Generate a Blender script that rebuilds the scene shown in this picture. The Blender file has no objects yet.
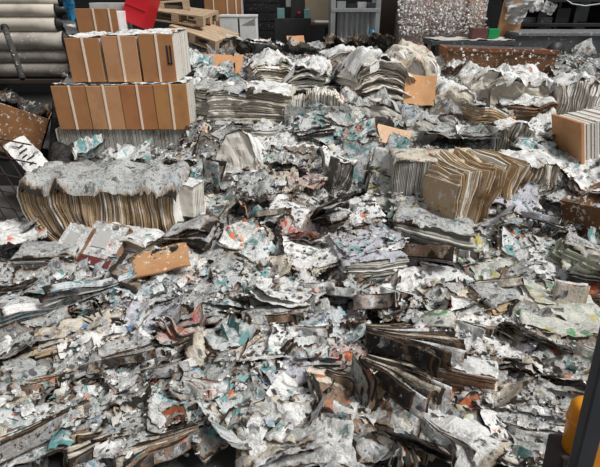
import bpy, math, random
import numpy as np
from mathutils import Vector, Matrix, Euler

# ------------------------------------------------------------------ camera, world, sun, exposure
SC = bpy.context.scene
COL = SC.collection
CAMZ, PITCH, F = 1.9, math.radians(27.0), 470.0
CX, CY = 300.0, 233.5
cam_d = bpy.data.cameras.new('camera'); cam = bpy.data.objects.new('camera', cam_d); COL.objects.link(cam)
cam.location = (0, 0, CAMZ); cam.rotation_euler = (math.pi/2 - PITCH, 0, 0)
cam_d.sensor_width = 36; cam_d.lens = 36*F/600; cam_d.clip_start = .05; cam_d.clip_end = 100
SC.camera = cam

world = bpy.data.worlds.new('overcast'); SC.world = world; world.use_nodes = True
bg = world.node_tree.nodes['Background']
bg.inputs[0].default_value = (.98, .985, 1.0, 1); bg.inputs[1].default_value = .30
sun_d = bpy.data.lights.new('daylight', 'SUN'); sun = bpy.data.objects.new('daylight', sun_d); COL.objects.link(sun)
sun_d.energy = 3.1; sun_d.angle = math.radians(20); sun_d.color = (1, .985, .96)
sun.rotation_euler = Euler((math.radians(14), math.radians(34), 0))
vs = SC.view_settings
vs.view_transform = 'Standard'; vs.look = 'None'; vs.gamma = 1; vs.use_curve_mapping = False; vs.exposure = 0.28

# ------------------------------------------------------------------ projection helpers (pixel of the 600x467 frame -> place)
FW = np.array([0, math.cos(PITCH), -math.sin(PITCH)]); UP = np.array([0, math.sin(PITCH), math.cos(PITCH)])
EYE = np.array([0, 0, CAMZ])
def ray(u, v): return FW + np.array([1., 0, 0])*(u-CX)/F + UP*(CY-v)/F
def at(u, v, Y):
    d = ray(u, v); return EYE + d*(Y/d[1])
def px(p):
    q = np.array(p) - EYE; w = q @ FW
    return CX + F*q[0]/w, CY - F*(q @ UP)/w
def mpp(p): return float((np.array(p)-EYE) @ FW)/F
rnd = random.Random(11)
rng = np.random.default_rng(7)

# ------------------------------------------------------------------ noise
_T = np.random.default_rng(3).random((256, 256))
def vn(x, y):
    xi = np.floor(x).astype(int); yi = np.floor(y).astype(int); fx = x-xi; fy = y-yi
    fx = fx*fx*(3-2*fx); fy = fy*fy*(3-2*fy)
    a = _T[xi & 255, yi & 255]; b = _T[(xi+1) & 255, yi & 255]; c = _T[xi & 255, (yi+1) & 255]; d = _T[(xi+1) & 255, (yi+1) & 255]
    return (a*(1-fx)+b*fx)*(1-fy) + (c*(1-fx)+d*fx)*fy
def fbm(x, y, o=4):
    s = 0; a = .5
    for k in range(o):
        s = s + a*(vn(x*2**k+17.3*k, y*2**k+9.1*k)-.5); a *= .5
    return s*2
def ridge(x, y, o=3):
    s = 0; a = .5
    for k in range(o):
        s = s + a*(1-2*np.abs(vn(x*2**k+3.7*k, y*2**k+5.9*k)-.5)*2); a *= .5
    return s

# ------------------------------------------------------------------ heap height
PY = [0, 1.0, 2.0, 2.6, 3.2, 3.7, 4.2, 4.8, 5.4, 6.0, 6.6, 7.0, 7.35, 7.6, 9]
PZ = [.05, .05, .06, .09, .19, .33, .46, .66, .84, .98, 1.15, 1.18, .9, .3, 0]
BUMPS = [(-2.0, 6.95, .25, .55, .4), (-.15, 3.75, .10, .4, .3), (.95, 2.05, .05, .3, .25), (.15, 5.3, .08, .6, .4), (.9, 6.3, .1, .4, .4),
         (-1.1, 2.9, .05, .4, .25), (1.6, 3.4, .08, .4, .4), (2.3, 4.2, .06, .5, .4), (-.2, 3.1, .05, .35, .2), (-1.75, 4.45, -.16, .7, .28)]
def sstep(t): t = np.clip(t, 0, 1); return t*t*(3-2*t)
def hz(x, y):
    x = np.asarray(x, float); y = np.asarray(y, float)
    z = np.interp(y, PY, PZ)
    m = sstep((x - np.interp(y, [3.0, 3.6, 4.6, 5.5, 6.5], [-3.6, -2.45, -2.75, -3.1, -3.2]))/.3)     # the aisle on the left stays free of the heap
    m = np.where(y < 3.0, 1, m*sstep((y-3.0)/.4) + 1-sstep((y-3.0)/.4))
    z = z*m
    for bx_, by_, a, sx, sy in BUMPS: z = z + a*np.exp(-((x-bx_)/sx)**2 - ((y-by_)/sy)**2)*np.clip(m, 0, 1)
    z = z + .05*fbm(x*1.7, y*1.7, 3)*np.clip(z*6, .3, 1)
    return z
def on(u, v):
    d = ray(u, v); t = np.linspace(.8, 12, 2400); P = EYE + t[:, None]*d
    h = hz(P[:, 0], P[:, 1]); k = np.argmax(P[:, 2] <= h)
    return P[k] if P[k, 2] <= h[k] else at(u, v, 7.0)

# ------------------------------------------------------------------ material graph helper
class G:
    def __init__(s, name):
        s.m = bpy.data.materials.new(name); s.m.use_nodes = True; s.t = s.m.node_tree; s.n = s.t.nodes; s.l = s.t.links
        s.b = s.n['Principled BSDF']
    def put(s, sock, v):
        if hasattr(v, 'is_output'): s.l.new(v, sock)
        elif isinstance(v, (tuple, list)) and len(v) == 3 and sock.type == 'RGBA': sock.default_value = (*v, 1)
        else: sock.default_value = v
    def nd(s, typ, props={}, out=0, **ins):
        n = s.n.new(typ)
        for k, v in props.items(): setattr(n, k, v)
        for k, v in ins.items():
            key = k.replace('_', ' ')
            s.put(n.inputs[int(k[1:])] if k[0] == 'i' and k[1:].isdigit() else n.inputs[key], v)
        return n.outputs[out]
    def math(s, op, a, b=0.0, c=0.0): return s.nd('ShaderNodeMath', {'operation': op}, i0=a, i1=b, i2=c)
    def vmath(s, op, a, b=(0, 0, 0)): return s.nd('ShaderNodeVectorMath', {'operation': op}, i0=a, i1=b)
    def mix(s, f, a, b, mode='MIX'):
        n = s.n.new('ShaderNodeMix'); n.data_type = 'RGBA'; n.blend_type = mode
        s.put(n.inputs[0], f); s.put(n.inputs[6], a); s.put(n.inputs[7], b); return n.outputs[2]
    def noise(s, vec, scale, detail=3, rough=.55, dist=0.0): return s.nd('ShaderNodeTexNoise', {}, Vector=vec, Scale=scale, Detail=detail, Roughness=rough, Distortion=dist)
    def step(s, f, lo, hi): return s.nd('ShaderNodeMapRange', {'interpolation_type': 'SMOOTHSTEP'}, i0=f, i1=lo, i2=hi, i3=0.0, i4=1.0)
    def attr(s, name): return s.nd('ShaderNodeAttribute', {'attribute_name': name}, out=2)
    def bump(s, h, strength=.4, dist=.01):
        return s.nd('ShaderNodeBump', {}, Strength=strength, Distance=dist, Height=h)
    def done(s, col, rough=.85, spec=.2, normal=None, metal=0.0):
        s.put(s.b.inputs['Base Color'], col); s.put(s.b.inputs['Roughness'], rough); s.b.inputs['Specular IOR Level'].default_value = spec
        s.b.inputs['Metallic'].default_value = metal
        if normal is not None: s.l.new(normal, s.b.inputs['Normal'])
        return s.m

def paper_mat(name, base=(.74, .73, .70), ink=.5, accents=(), acc=0.0, pics=.15, scorch=.35, ash=.4, stain=(.28, .17, .09), flecks=.5):
    """printed sheet: text greys, picture blocks in the accent colours, soot flecks, scorched patches and torn burnt rims"""
    g = G(name)
    uv = g.nd('ShaderNodeTexCoord', out=2)
    r = g.nd('ShaderNodeObjectInfo', out=5)
    off = g.nd('ShaderNodeCombineXYZ', {}, i0=g.math('MULTIPLY', r, 37.0), i1=g.math('MULTIPLY', r, 91.0), i2=g.math('MULTIPLY', r, 13.0))
    p = g.vmath('ADD', uv, off)
    vor = g.nd('ShaderNodeTexVoronoi', {'distance': 'CHEBYCHEV', 'voronoi_dimensions': '2D'}, out=1, Vector=p, Scale=21.0, Randomness=.9)
    sep = g.n.new('ShaderNodeSeparateColor'); g.l.new(vor, sep.inputs[0]); cr, cg, cb = sep.outputs
    text = g.step(g.noise(p, 95, 3, .65), .44, .58)
    tmask = g.math('MULTIPLY_ADD', g.step(g.noise(p, 11, 3, .6), .40, .60), .8, .12)
    col = g.mix(g.math('MULTIPLY', g.math('MULTIPLY', text, ink), tmask), base, tuple(c*.25 for c in base))
    stripes = g.step(g.nd('ShaderNodeTexWave', {'bands_direction': 'Y'}, out=1, Vector=p, Scale=16.0, Distortion=.6, Detail=1.0), .25, .75)
    col = g.mix(g.math('MULTIPLY', g.math('MULTIPLY', stripes, ink*.45), g.math('GREATER_THAN', cb, .35)), col, tuple(c*.45 for c in base))
    pic = g.mix(g.step(g.noise(p, 30, 3), .4, .6), (.42, .43, .43), (.11, .11, .115))
    col = g.mix(g.math('LESS_THAN', cr, pics), col, pic)
    if acc > 0:
        lo = 1.0; big = g.step(g.noise(p, 7.0, 2), .44, .56)
        for k, c in enumerate(accents):
            w = acc/len(accents)
            hit = g.math('MULTIPLY', g.math('GREATER_THAN', cg, lo-w), g.math('LESS_THAN', cg, lo+.0001))
            c2 = g.mix(g.step(g.noise(p, 26, 3), .45, .65), c, tuple(min(1, x*.45+.28) for x in c))
            col = g.mix(g.math('MULTIPLY', g.math('MULTIPLY', hit, .95), big), col, c2); lo -= w
    # grey ash film and soot flecks
    a = g.step(g.noise(p, 6, 5, .65), .5, .66)
    col = g.mix(g.math('MULTIPLY', a, ash), col, (.30, .30, .30))
    mid = g.step(g.noise(p, 13, 6, .72, .4), .51, .62)
    col = g.mix(g.math('MULTIPLY', mid, .35+.5*flecks), col, (.10, .098, .095))
    fl = g.step(g.noise(p, 46, 4, .7), .60-.07*flecks, .68-.05*flecks)
    col = g.mix(g.math('MULTIPLY', fl, min(1, flecks*1.4)), col, (.035, .033, .03))
    wh = g.step(g.noise(p, 33, 3, .7), .62, .7)
    col = g.mix(g.math('MULTIPLY', wh, .6), col, (.76, .76, .75))
    # scorch
    e = g.attr('edge')
    sc_ = g.math('ADD', g.noise(p, 5.5, 6, .62), g.math('MULTIPLY', e, .24))
    lo = .76 - .2*scorch
    col = g.mix(g.step(sc_, lo-.07, lo+.01), col, g.mix(.55, col, stain))
    col = g.mix(g.step(sc_, lo+.01, lo+.07), col, (.03, .026, .022))
    n = g.bump(g.noise(p, 42, 5, .7), .8, .02)
    return g.done(col, .86, .15, n)

def pages_mat(name, base=(.56, .53, .47), scorch=.3, tint=(.30, .18, .09), spread=.65):
    """page edges of a pack: each sheet its own tone, scorch in patches"""
    g = G(name)
    p = g.nd('ShaderNodeTexCoord', out=3); r = g.nd('ShaderNodeObjectInfo', out=5)
    p = g.vmath('ADD', p, g.nd('ShaderNodeCombineXYZ', {}, i0=g.math('MULTIPLY', r, 31.0), i1=r, i2=r))
    t = g.attr('tone')
    col = g.mix(g.math('MULTIPLY', t, spread), base, tuple(c*.34 for c in base))
    col = g.mix(g.step(t, .90, .93), col, (.78, .77, .74))
    s = g.noise(p, 3.2, 5, .6, .3)
    lo = .74-.2*scorch
    col = g.mix(g.step(s, lo-.1, lo), col, tint)
    col = g.mix(g.step(s, lo+.02, lo+.09), col, (.03, .025, .02))
    w = g.step(g.noise(p, 14, 5, .75), .54, .66)
    col = g.mix(g.math('MULTIPLY', w, .7), col, (.72, .72, .71))
    d = g.step(g.noise(p, 30, 4, .7), .62, .7)
    col = g.mix(g.math('MULTIPLY', d, .6), col, (.05, .045, .04))
    return g.done(col, .9, .1, g.bump(g.noise(p, 70, 3), .4, .006))

def plain_mat(name, base, dirt=.3, dirtcol=(.08, .07, .06), scale=6, rough=.6, metal=0.0, flecks=0.0, spec=.35, grain=0.0):
    g = G(name)
    p = g.nd('ShaderNodeTexCoord', out=3); r = g.nd('ShaderNodeObjectInfo', out=5)
    p = g.vmath('ADD', p, g.nd('ShaderNodeCombineXYZ', {}, i0=g.math('MULTIPLY', r, 31.0), i1=g.math('MULTIPLY', r, 7.0), i2=r))
    d = g.step(g.noise(p, scale, 6, .62), .42, .75)
    col = g.mix(g.math('MULTIPLY', d, dirt), base, dirtcol)
    if grain: 
        gr = g.noise(g.vmath('MULTIPLY', p, (3, 40, 40)), 3, 3)
        col = g.mix(g.math('MULTIPLY', g.step(gr, .4, .7), grain), col, tuple(c*.45 for c in base))
    if flecks:
        col = g.mix(g.math('MULTIPLY', g.step(g.noise(p, 24, 4, .7), .62-.12*flecks, .68-.12*flecks), .9), col, (.72, .70, .67))
    return g.done(col, rough, spec, g.bump(g.noise(p, 40, 4), .2, .004), metal)

def heap_mat():
    g = G('charred_paper_ash')
    p = g.nd('ShaderNodeNewGeometry', out=0)
    n1 = g.noise(p, 3.0, 5, .6); n2 = g.noise(p, 17, 5, .7); n3 = g.noise(p, 48, 4, .7)
    col = g.mix(g.step(n1, .38, .62), (.12, .117, .112), (.34, .335, .33))
    col = g.mix(g.step(n2, .50, .60), col, (.56, .56, .55))
    col = g.mix(g.step(n3, .54, .62), col, (.05, .047, .044))
    vor = g.nd('ShaderNodeTexVoronoi', {}, out=1, Vector=p, Scale=38.0)
    sep = g.n.new('ShaderNodeSeparateColor'); g.l.new(vor, sep.inputs[0])
    col = g.mix(g.math('MULTIPLY', g.math('GREATER_THAN', sep.outputs[0], .78), .8), col, (.68, .68, .66))
    col = g.mix(g.math('MULTIPLY', g.math('GREATER_THAN', sep.outputs[1], .93), .6), col, (.22, .36, .35))
    col = g.mix(g.math('MULTIPLY', g.step(n1, .58, .7), .6), col, (.10, .07, .05))
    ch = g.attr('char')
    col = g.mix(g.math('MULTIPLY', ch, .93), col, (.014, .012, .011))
    return g.done(col, .95, .1, g.bump(n2, .8, .03))

TEAL, GREEN, ORANGE, RED, YEL, BLUE, PINK = (.11, .31, .31), (.10, .33, .12), (.62, .16, .05), (.50, .05, .04), (.50, .42, .10), (.10, .24, .42), (.55, .30, .28)
PM = {
 'white':  paper_mat('white_newsprint', (.84, .84, .82), .40, (TEAL, ORANGE), .03, .05, .15, .3, flecks=.25),
 'grey':   paper_mat('ashy_newsprint', (.53, .535, .52), .55, (TEAL, BLUE), .05, .14, .34, .5, flecks=.6),
 'dark':   paper_mat('sooty_newsprint', (.30, .29, .275), .5, (TEAL,), .04, .2, .75, .5, flecks=.8),
 'teal':   paper_mat('newsprint_teal_print', (.72, .74, .73), .45, (TEAL, (.16, .38, .40), TEAL), .50, .08, .25, .3, flecks=.4),
 'orange': paper_mat('newsprint_orange_print', (.70, .68, .64), .5, (ORANGE, TEAL, RED), .36, .10, .35, .35, flecks=.5),
 'green':  paper_mat('newsprint_green_print', (.66, .66, .59), .45, (GREEN, YEL, GREEN), .34, .08, .22, .25, flecks=.3),
 'lilac':  paper_mat('newsprint_pale_lilac', (.60, .60, .66), .45, (TEAL, (.2, .40, .40)), .14, .10, .15, .3, flecks=.3),
 'cream':  paper_mat('cream_newsprint', (.70, .63, .52), .45, (ORANGE,), .03, .08, .32, .25, flecks=.35),
 'brown':  paper_mat('scorched_brown_newsprint', (.30, .20, .14), .4, (ORANGE, TEAL), .10, .12, .7, .3, flecks=.6),
 'char':   paper_mat('charred_black_paper', (.035, .03, .027), .3, (), 0, .1, .8, .2, flecks=.8),
 'red':    paper_mat('newsprint_red_print', (.55, .46, .42), .4, (RED, ORANGE, PINK), .5, .1, .45, .3, flecks=.5),
 'ad':     paper_mat('colour_printed_cover', (.66, .70, .68), .5, (TEAL, (.45, .12, .06), (.16, .38, .36), TEAL), .75, .10, .15, .25, flecks=.3),
 'tang':   paper_mat('orange_red_printed_paper', (.56, .15, .06), .5, (), 0, .12, .4, .3, flecks=.5),
 'aqua':   paper_mat('teal_printed_paper', (.13, .33, .33), .4, ((.6, .62, .6),), .3, .05, .3, .3, flecks=.4),
 'blue':   paper_mat('newsprint_blue_print', (.62, .66, .68), .45, (BLUE, (.2, .40, .48), TEAL), .45, .08, .28, .3, flecks=.4),
}
PG = {
 'cream': pages_mat('page_edges_cream', (.62, .56, .46), .15),
 'tan':   pages_mat('page_edges_tan', (.62, .46, .29), .34),
 'grey':  pages_mat('page_edges_grey', (.60, .58, .52), .22, (.22, .17, .12)),
 'white': pages_mat('page_edges_pale', (.82, .77, .69), .18, (.34, .24, .15), .42),
 'dark':  pages_mat('page_edges_soot_and_shade', (.20, .18, .155), .5, (.12, .07, .04)),
 'brown': pages_mat('page_edges_brown', (.40, .25, .16), .45, (.2, .10, .05)),
 'green': pages_mat('page_edges_greenish', (.42, .44, .33), .3),
}
CARD = plain_mat('brown_cardboard', (.44, .215, .095), .45, (.26, .11, .045), 5, .8, spec=.15)
CARD_L = plain_mat('tan_cardboard', (.56, .30, .155), .45, (.32, .15, .06), 6, .8, spec=.15)
CARD_D = plain_mat('scorched_cardboard', (.22, .115, .06), .6, (.03, .02, .015), 5, .85, flecks=.35, spec=.15)
CARD_O = plain_mat('orange_tan_card', (.64, .35, .17), .4, (.38, .17, .07), 6, .75, flecks=.2, spec=.2)
CARD_P = plain_mat('pale_tan_card', (.62, .42, .27), .35, (.38, .22, .12), 6, .8, flecks=.25, spec=.15)
CARD_F = plain_mat('stained_tan_card', (.48, .27, .135), .55, (.30, .12, .045), 5, .8, flecks=.3, spec=.15)
STRAP = plain_mat('cream_plastic_strap', (.90, .78, .64), .1, (.5, .4, .3), 9, .5)
WOOD = plain_mat('pallet_wood', (.50, .37, .25), .35, (.18, .12, .08), 4, .8, grain=.5)
STEEL = plain_mat('grey_steel', (.36, .37, .38), .4, (.10, .10, .10), 4, .45, .4)
BLACK = plain_mat('black_metal', (.022, .022, .023), .3, (.08, .08, .08), 5, .5)
DARKM = plain_mat('dark_grey_machine_paint', (.075, .078, .085), .4, (.16, .16, .16), 4, .5, flecks=.05)
RUST = plain_mat('rusty_brown_steel', (.05, .033, .026), .4, (.02, .015, .012), 5, .7)
ROLLP = plain_mat('dirty_roll_paper', (.62, .56, .47), .5, (.12, .10, .085), 3.5, .7, flecks=.0)
ROLLG = plain_mat('sooty_roll_paper', (.30, .27, .24), .6, (.07, .06, .055), 4, .7, flecks=.08)
REDM = plain_mat('red_plastic', (.55, .012, .022), .2, (.2, .01, .01), 6, .4)
BLUEM = plain_mat('blue_plastic_film', (.02, .16, .30), .3, (.01, .04, .08), 7, .35)
GREENM = plain_mat('green_plastic', (.01, .30, .09), .15, (.01, .1, .03), 7, .35)
YELLOW = plain_mat('yellow_machine_paint', (.78, .30, .012), .35, (.38, .12, .01), 6, .4)
POSTM = plain_mat('dark_grey_post_paint', (.035, .038, .042), .3, (.07, .07, .075), 5, .5)
CREAMW = plain_mat('white_film', (.78, .78, .76), .4, (.35, .35, .35), 8, .5)
BEIGE = plain_mat('beige_board', (.50, .40, .29), .3, (.25, .18, .12), 4, .8)
SCORCHB = plain_mat('flaking_scorched_board', (.34, .24, .20), .6, (.05, .04, .04), 6, .85, flecks=.75)
MAROON = plain_mat('maroon_tin', (.14, .055, .05), .3, (.05, .03, .03), 6, .6)
TEALM = plain_mat('teal_enamel', (.16, .32, .31), .3, (.05, .1, .1), 6, .5)
GREYW = plain_mat('weathered_wall_panel', (.10, .105, .11), .4, (.05, .05, .05), 1.5, .8)
CONC = plain_mat('sooty_concrete', (.085, .082, .078), .5, (.03, .03, .03), 2.5, .9)
TARP = plain_mat('pale_grey_cloth', (.50, .49, .47), .35, (.22, .21, .2), 7, .85)
HEAPM = heap_mat()

# ------------------------------------------------------------------ object helpers
def link(name, me, mat, parent=None):
    o = bpy.data.objects.new(name, me); COL.objects.link(o)
    if mat is not None: me.materials.append(mat)
    if parent is not None: o.parent = parent
    return o
def mesh(name, V, Fc, uv=None, attrs={}, smooth=True):
    me = bpy.data.meshes.new(name); V = np.asarray(V, np.float32)
    me.from_pydata(V.tolist(), [], [tuple(f) for f in Fc]); 
    if uv is not None:
        ul = me.uv_layers.new(name='UVMap'); idx = np.empty(len(me.loops), np.int32); me.loops.foreach_get('vertex_index', idx)
        ul.data.foreach_set('uv', np.asarray(uv, np.float32)[idx].ravel())
    for k, a in attrs.items():
        at_ = me.attributes.new(k, 'FLOAT', 'POINT'); at_.data.foreach_set('value', np.asarray(a, np.float32))
    if smooth: me.polygons.foreach_set('use_smooth', np.ones(len(me.polygons), bool))
    me.update(); return me
def tag(o, label=None, cat=None, group=None, kind=None):
    for k, v in (('label', label), ('category', cat), ('group', group), ('kind', kind)):
        if v: o[k] = v
    return o
def root(name, loc, label, cat, rot=(0, 0, 0), group=None):
    o = bpy.data.objects.new(name, None); COL.objects.link(o); o.empty_display_size = .05
    o.location = loc; o.rotation_euler = rot; return tag(o, label, cat, group)
def box_data(x0, x1, y0, y1, z0, z1, bev=.0):
    V = np.array([(x, y, z) for x in (x0, x1) for y in (y0, y1) for z in (z0, z1)], float)
    Fc = [(0, 1, 3, 2), (4, 6, 7, 5), (0, 4, 5, 1), (2, 3, 7, 6), (0, 2, 6, 4), (1, 5, 7, 3)]
    return V, Fc
def box(name, dims, mat, parent=None, loc=(0, 0, 0), rot=(0, 0, 0), bevel=.004, base=True):
    w, d, h = dims
    V, Fc = box_data(-w/2, w/2, -d/2, d/2, 0 if base else -h/2, h if base else h/2)
    o = link(name, mesh(name, V, Fc, smooth=False), mat, parent); o.location = loc; o.rotation_euler = rot
    if bevel:
        m = o.modifiers.new('bevel', 'BEVEL'); m.width = bevel; m.segments = 2
    return o
def tube(name, pts, r, mat, parent=None, n=10, caps=True, rr=None):
    pts = [Vector(p) for p in pts]; V = []; Fc = []
    for i, p in enumerate(pts):
        d = (pts[min(i+1, len(pts)-1)] - pts[max(i-1, 0)]).normalized()
        a = d.cross(Vector((0, 0, 1)) if abs(d.z) < .9 else Vector((1, 0, 0))).normalized(); b = d.cross(a)
        q = rr[i] if rr else r
        for k in range(n): V.append(p + (a*math.cos(2*math.pi*k/n) + b*math.sin(2*math.pi*k/n))*q)
    for i in range(len(pts)-1):
        for k in range(n): Fc.append((i*n+k, i*n+(k+1) % n, (i+1)*n+(k+1) % n, (i+1)*n+k))
    if caps: Fc += [tuple(reversed(range(n))), tuple(range((len(pts)-1)*n, len(pts)*n))]
    return link(name, mesh(name, V, Fc), mat, parent)
def frontbox(name, u0, v0, u1, v1, Y, depth, mat, label, cat, floor=False, parent=None, bevel=.006, base_z=None, group=None):
    """upright box whose front stands at distance Y and shows at those pixels; floor=True lets it reach the ground"""
    a = at((u0+u1)/2, (v0+v1)/2, Y); xl = at(u0, (v0+v1)/2, Y)[0]; xr = at(u1, (v0+v1)/2, Y)[0]
    zt = at((u0+u1)/2, v0, Y)[2]; zb = 0 if floor else (base_z if base_z is not None else at((u0+u1)/2, v1, Y)[2])
    o = box(name, (xr-xl, depth, zt-zb), mat, parent, ((xl+xr)/2, Y+depth/2, zb), bevel=bevel)
    return tag(o, label, cat, group) if label else o

# ------------------------------------------------------------------ paper builders
def tent(t): return np.abs((t % 1.0)-.5)*2-.5
def crumple(x, y, r, amp):
    z = np.zeros_like(x); wx = x + .05*fbm(x*6+r.random()*50, y*6, 2); wy = y + .05*fbm(x*6+r.random()*50, y*6+20, 2)
    for lam, a in ((.30, .040), (.22, .028), (.13, .018), (.085, .014), (.05, .010), (.033, .007)):
        th = r.random()*math.pi; z = z + a*amp*tent((wx*math.cos(th)+wy*math.sin(th))/lam + r.random())
    return z
def grid_faces(nx, ny, keep=None):
    i, j = np.meshgrid(np.arange(nx), np.arange(ny), indexing='ij'); a = (i*(ny+1)+j).ravel()
    f = np.stack([a, a+ny+1, a+ny+2, a+1], 1)
    return f if keep is None else f[keep.ravel()]
def sheet_data(w, l, seed, amp=1.0, curl=.0, torn=.35, fold=0.0, res=.014):
    r = random.Random(seed); nx = max(6, int(w/res)); ny = max(6, int(l/res)); nx = min(nx, 34); ny = min(ny, 40)
    X, Y = np.meshgrid(np.linspace(-w/2, w/2, nx+1), np.linspace(-l/2, l/2, ny+1), indexing='ij')
    z = crumple(X, Y, r, amp)
    if curl:
        th = r.random()*2*math.pi; d = (X*math.cos(th)+Y*math.sin(th))/max(w, l)
        z = z + curl*np.clip(d-.05, 0, 1)**2*4*max(w, l)
    if fold: z = z + fold*(l/2-np.abs(Y))
    ed = np.minimum(np.minimum(X+w/2, w/2-X), np.minimum(Y+l/2, l/2-Y))/min(w, l)*2
    o = r.random()*90
    cut = ed - torn*(.30*(fbm(X*9+o, Y*9+o, 4)+.42))
    cx = .25*(cut[:-1, :-1]+cut[1:, :-1]+cut[:-1, 1:]+cut[1:, 1:])
    jx = (fbm(X*30+o, Y*30, 2))*.012; jy = (fbm(X*30, Y*30+o, 2))*.012
    V = np.stack([X+jx, Y+jy, z], -1).reshape(-1, 3)
    e = np.clip(1-np.clip(cut, 0, 1)*5, 0, 1).ravel()
    return V, grid_faces(nx, ny, cx > 0), np.stack([X, Y], -1).reshape(-1, 2), e
def compact(V, Fc, uv, e):
    used = np.unique(Fc); m = np.full(len(V), -1); m[used] = np.arange(len(used))
    return V[used], m[Fc], uv[used], e[used]

HMR = .02; HM = np.full((int(9.2/HMR)+2, int(7.4/HMR)+2), -1.0)      # top of the loose paper, so that shreds come to rest on it
def hm_add(V):
    i = ((V[:, 0]+4.6)/HMR).astype(int); j = ((V[:, 1]-.4)/HMR).astype(int); ok = (i >= 0) & (j >= 0) & (i < HM.shape[0]) & (j < HM.shape[1])
    np.maximum.at(HM, (i[ok], j[ok]), V[ok, 2])
THINGS = []      # loose sheets wait here for labels that tell them apart
def rotz(V, a):
    c, s = math.cos(a), math.sin(a); return np.stack([V[:, 0]*c-V[:, 1]*s, V[:, 0]*s+V[:, 1]*c, V[:, 2]], 1)
def sheet(u, v, w, l, yaw, mat, lift=.015, amp=1.0, curl=0.0, torn=.35, fold=0.0, label=None, name='newspaper_sheet', cat='newspaper', seed=None, tilt=None, layers=None, bend=None):
    """loose newsprint lying over the heap at the place seen at pixel (u, v): a single sheet, or a folded paper of a few pages"""
    seed = seed if seed is not None else rnd.randrange(10**6); r = random.Random(seed)
    P = on(u, v); n = layers or (1 if amp > 1.45 else r.choice((2, 3, 3, 4)))
    if n > 1: name = 'folded_newspaper'
    bend = bend if bend is not None else r.uniform(-.11, .12); bx = r.random() < .5
    tl = tilt or (r.uniform(-9, 9), r.uniform(-9, 9))
    R = np.array(Euler((math.radians(tl[0]), math.radians(tl[1]), 0)).to_matrix())
    t = root(name, P, None, None) if n > 1 else None
    for i in range(n):
        top_ = i == n-1; f = 1 - .07*r.random()*(n > 1)
        V, Fc, uv, e = sheet_data(w*f, l*f, seed, amp*(1 if n == 1 else .8), curl, torn*(1 if top_ else .6), fold)
        V, Fc, uv, e = compact(V, Fc, uv, e)
        q = (V[:, 0]/w if bx else V[:, 1]/l)*2
        V[:, 2] += bend*(q*q-.3)*(.55+.45*(i+1)/n) + i*.010 + (0 if top_ else -.012*q*q*(n-1-i))
        V[:, 0] += r.uniform(-.03, .03)*(n > 1); V[:, 1] += r.uniform(-.03, .03)*(n > 1)
        V = rotz(V, math.radians(yaw + r.uniform(-7, 7)*(n > 1))) @ R.T
        V[:, 2] += hz(P[0]+V[:, 0], P[1]+V[:, 1]) - P[2] + (lift*.8 + .012 if tilt else lift + .04)
        hm_add(V+P)
        m = PM[mat] if top_ else PM[r.choice(('grey', 'cream', 'dark', 'white', mat))]
        o = link('page' if n > 1 else name, mesh('page' if n > 1 else name, V, Fc, uv, {'edge': e}), m, t)
    o = t or o
    if n == 1: o.location = P
    o['category'] = cat
    if label: o['label'] = label
    else: THINGS.append([o, u, v, mat, w*l, amp, n])
    return o

def slabs(n, na, nh, fn, r, jit, thick=.8, rag=.0):
    """n thin sheets stacked; fn(s, a, h) -> xyz arrays. returns verts, faces, tone, edge"""
    Vs, Fs, T, E, U = [], [], [], [], []; base = 0
    A, H = np.meshgrid(np.linspace(-.5, .5, na+1), np.linspace(0, 1, nh+1), indexing='ij')
    f = grid_faces(na, nh); nv = (na+1)*(nh+1)
    idx = np.arange(nv).reshape(na+1, nh+1)
    rim = np.concatenate([idx[:, 0], idx[-1, 1:], idx[-2::-1, -1], idx[0, -2:0:-1]])
    rn = np.roll(rim, -1)
    ed = np.zeros((na+1, nh+1)); ed[0] = ed[-1] = 1; ed[:, 0] = ed[:, -1] = 1
    for i in range(n):
        ja, jh = (r.random()-.5)*jit + 2.2*jit*(vn(np.array(i*.21), np.array(n*.37))-.5), (r.random()-.5)*jit + 2.2*jit*(vn(np.array(i*.21+40), np.array(n*.37))-.5); sc = 1 - r.random()*jit*.8
        a = A*sc+ja; h = (H-.5)*sc+.5+jh*.6
        if rag: h = h + rag*(vn(A*7+i*.7, H*0+i*.31)-.5)*(H > .5)
        s0 = (i+.04)/n + (r.random()-.5)*.15/n; s1 = s0 + thick/n*(.5+.6*r.random())
        V0 = fn(s0, a, h); V1 = fn(s1, a, h)
        Vs += [V0.reshape(-1, 3), V1.reshape(-1, 3)]
        Fs += [f[:, ::-1]+base, f+base+nv, np.stack([rim+base, rn+base, rn+base+nv, rim+base+nv], 1)]
        T += [np.full(2*nv, r.random())]; E += [ed.ravel(), ed.ravel()]; uvv = np.stack([A*.3+i*.37, H*.3], -1).reshape(-1, 2); U += [uvv, uvv]
        base += 2*nv
    return np.concatenate(Vs), np.concatenate(Fs), np.concatenate(T), np.concatenate(E), np.concatenate(U)

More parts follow.
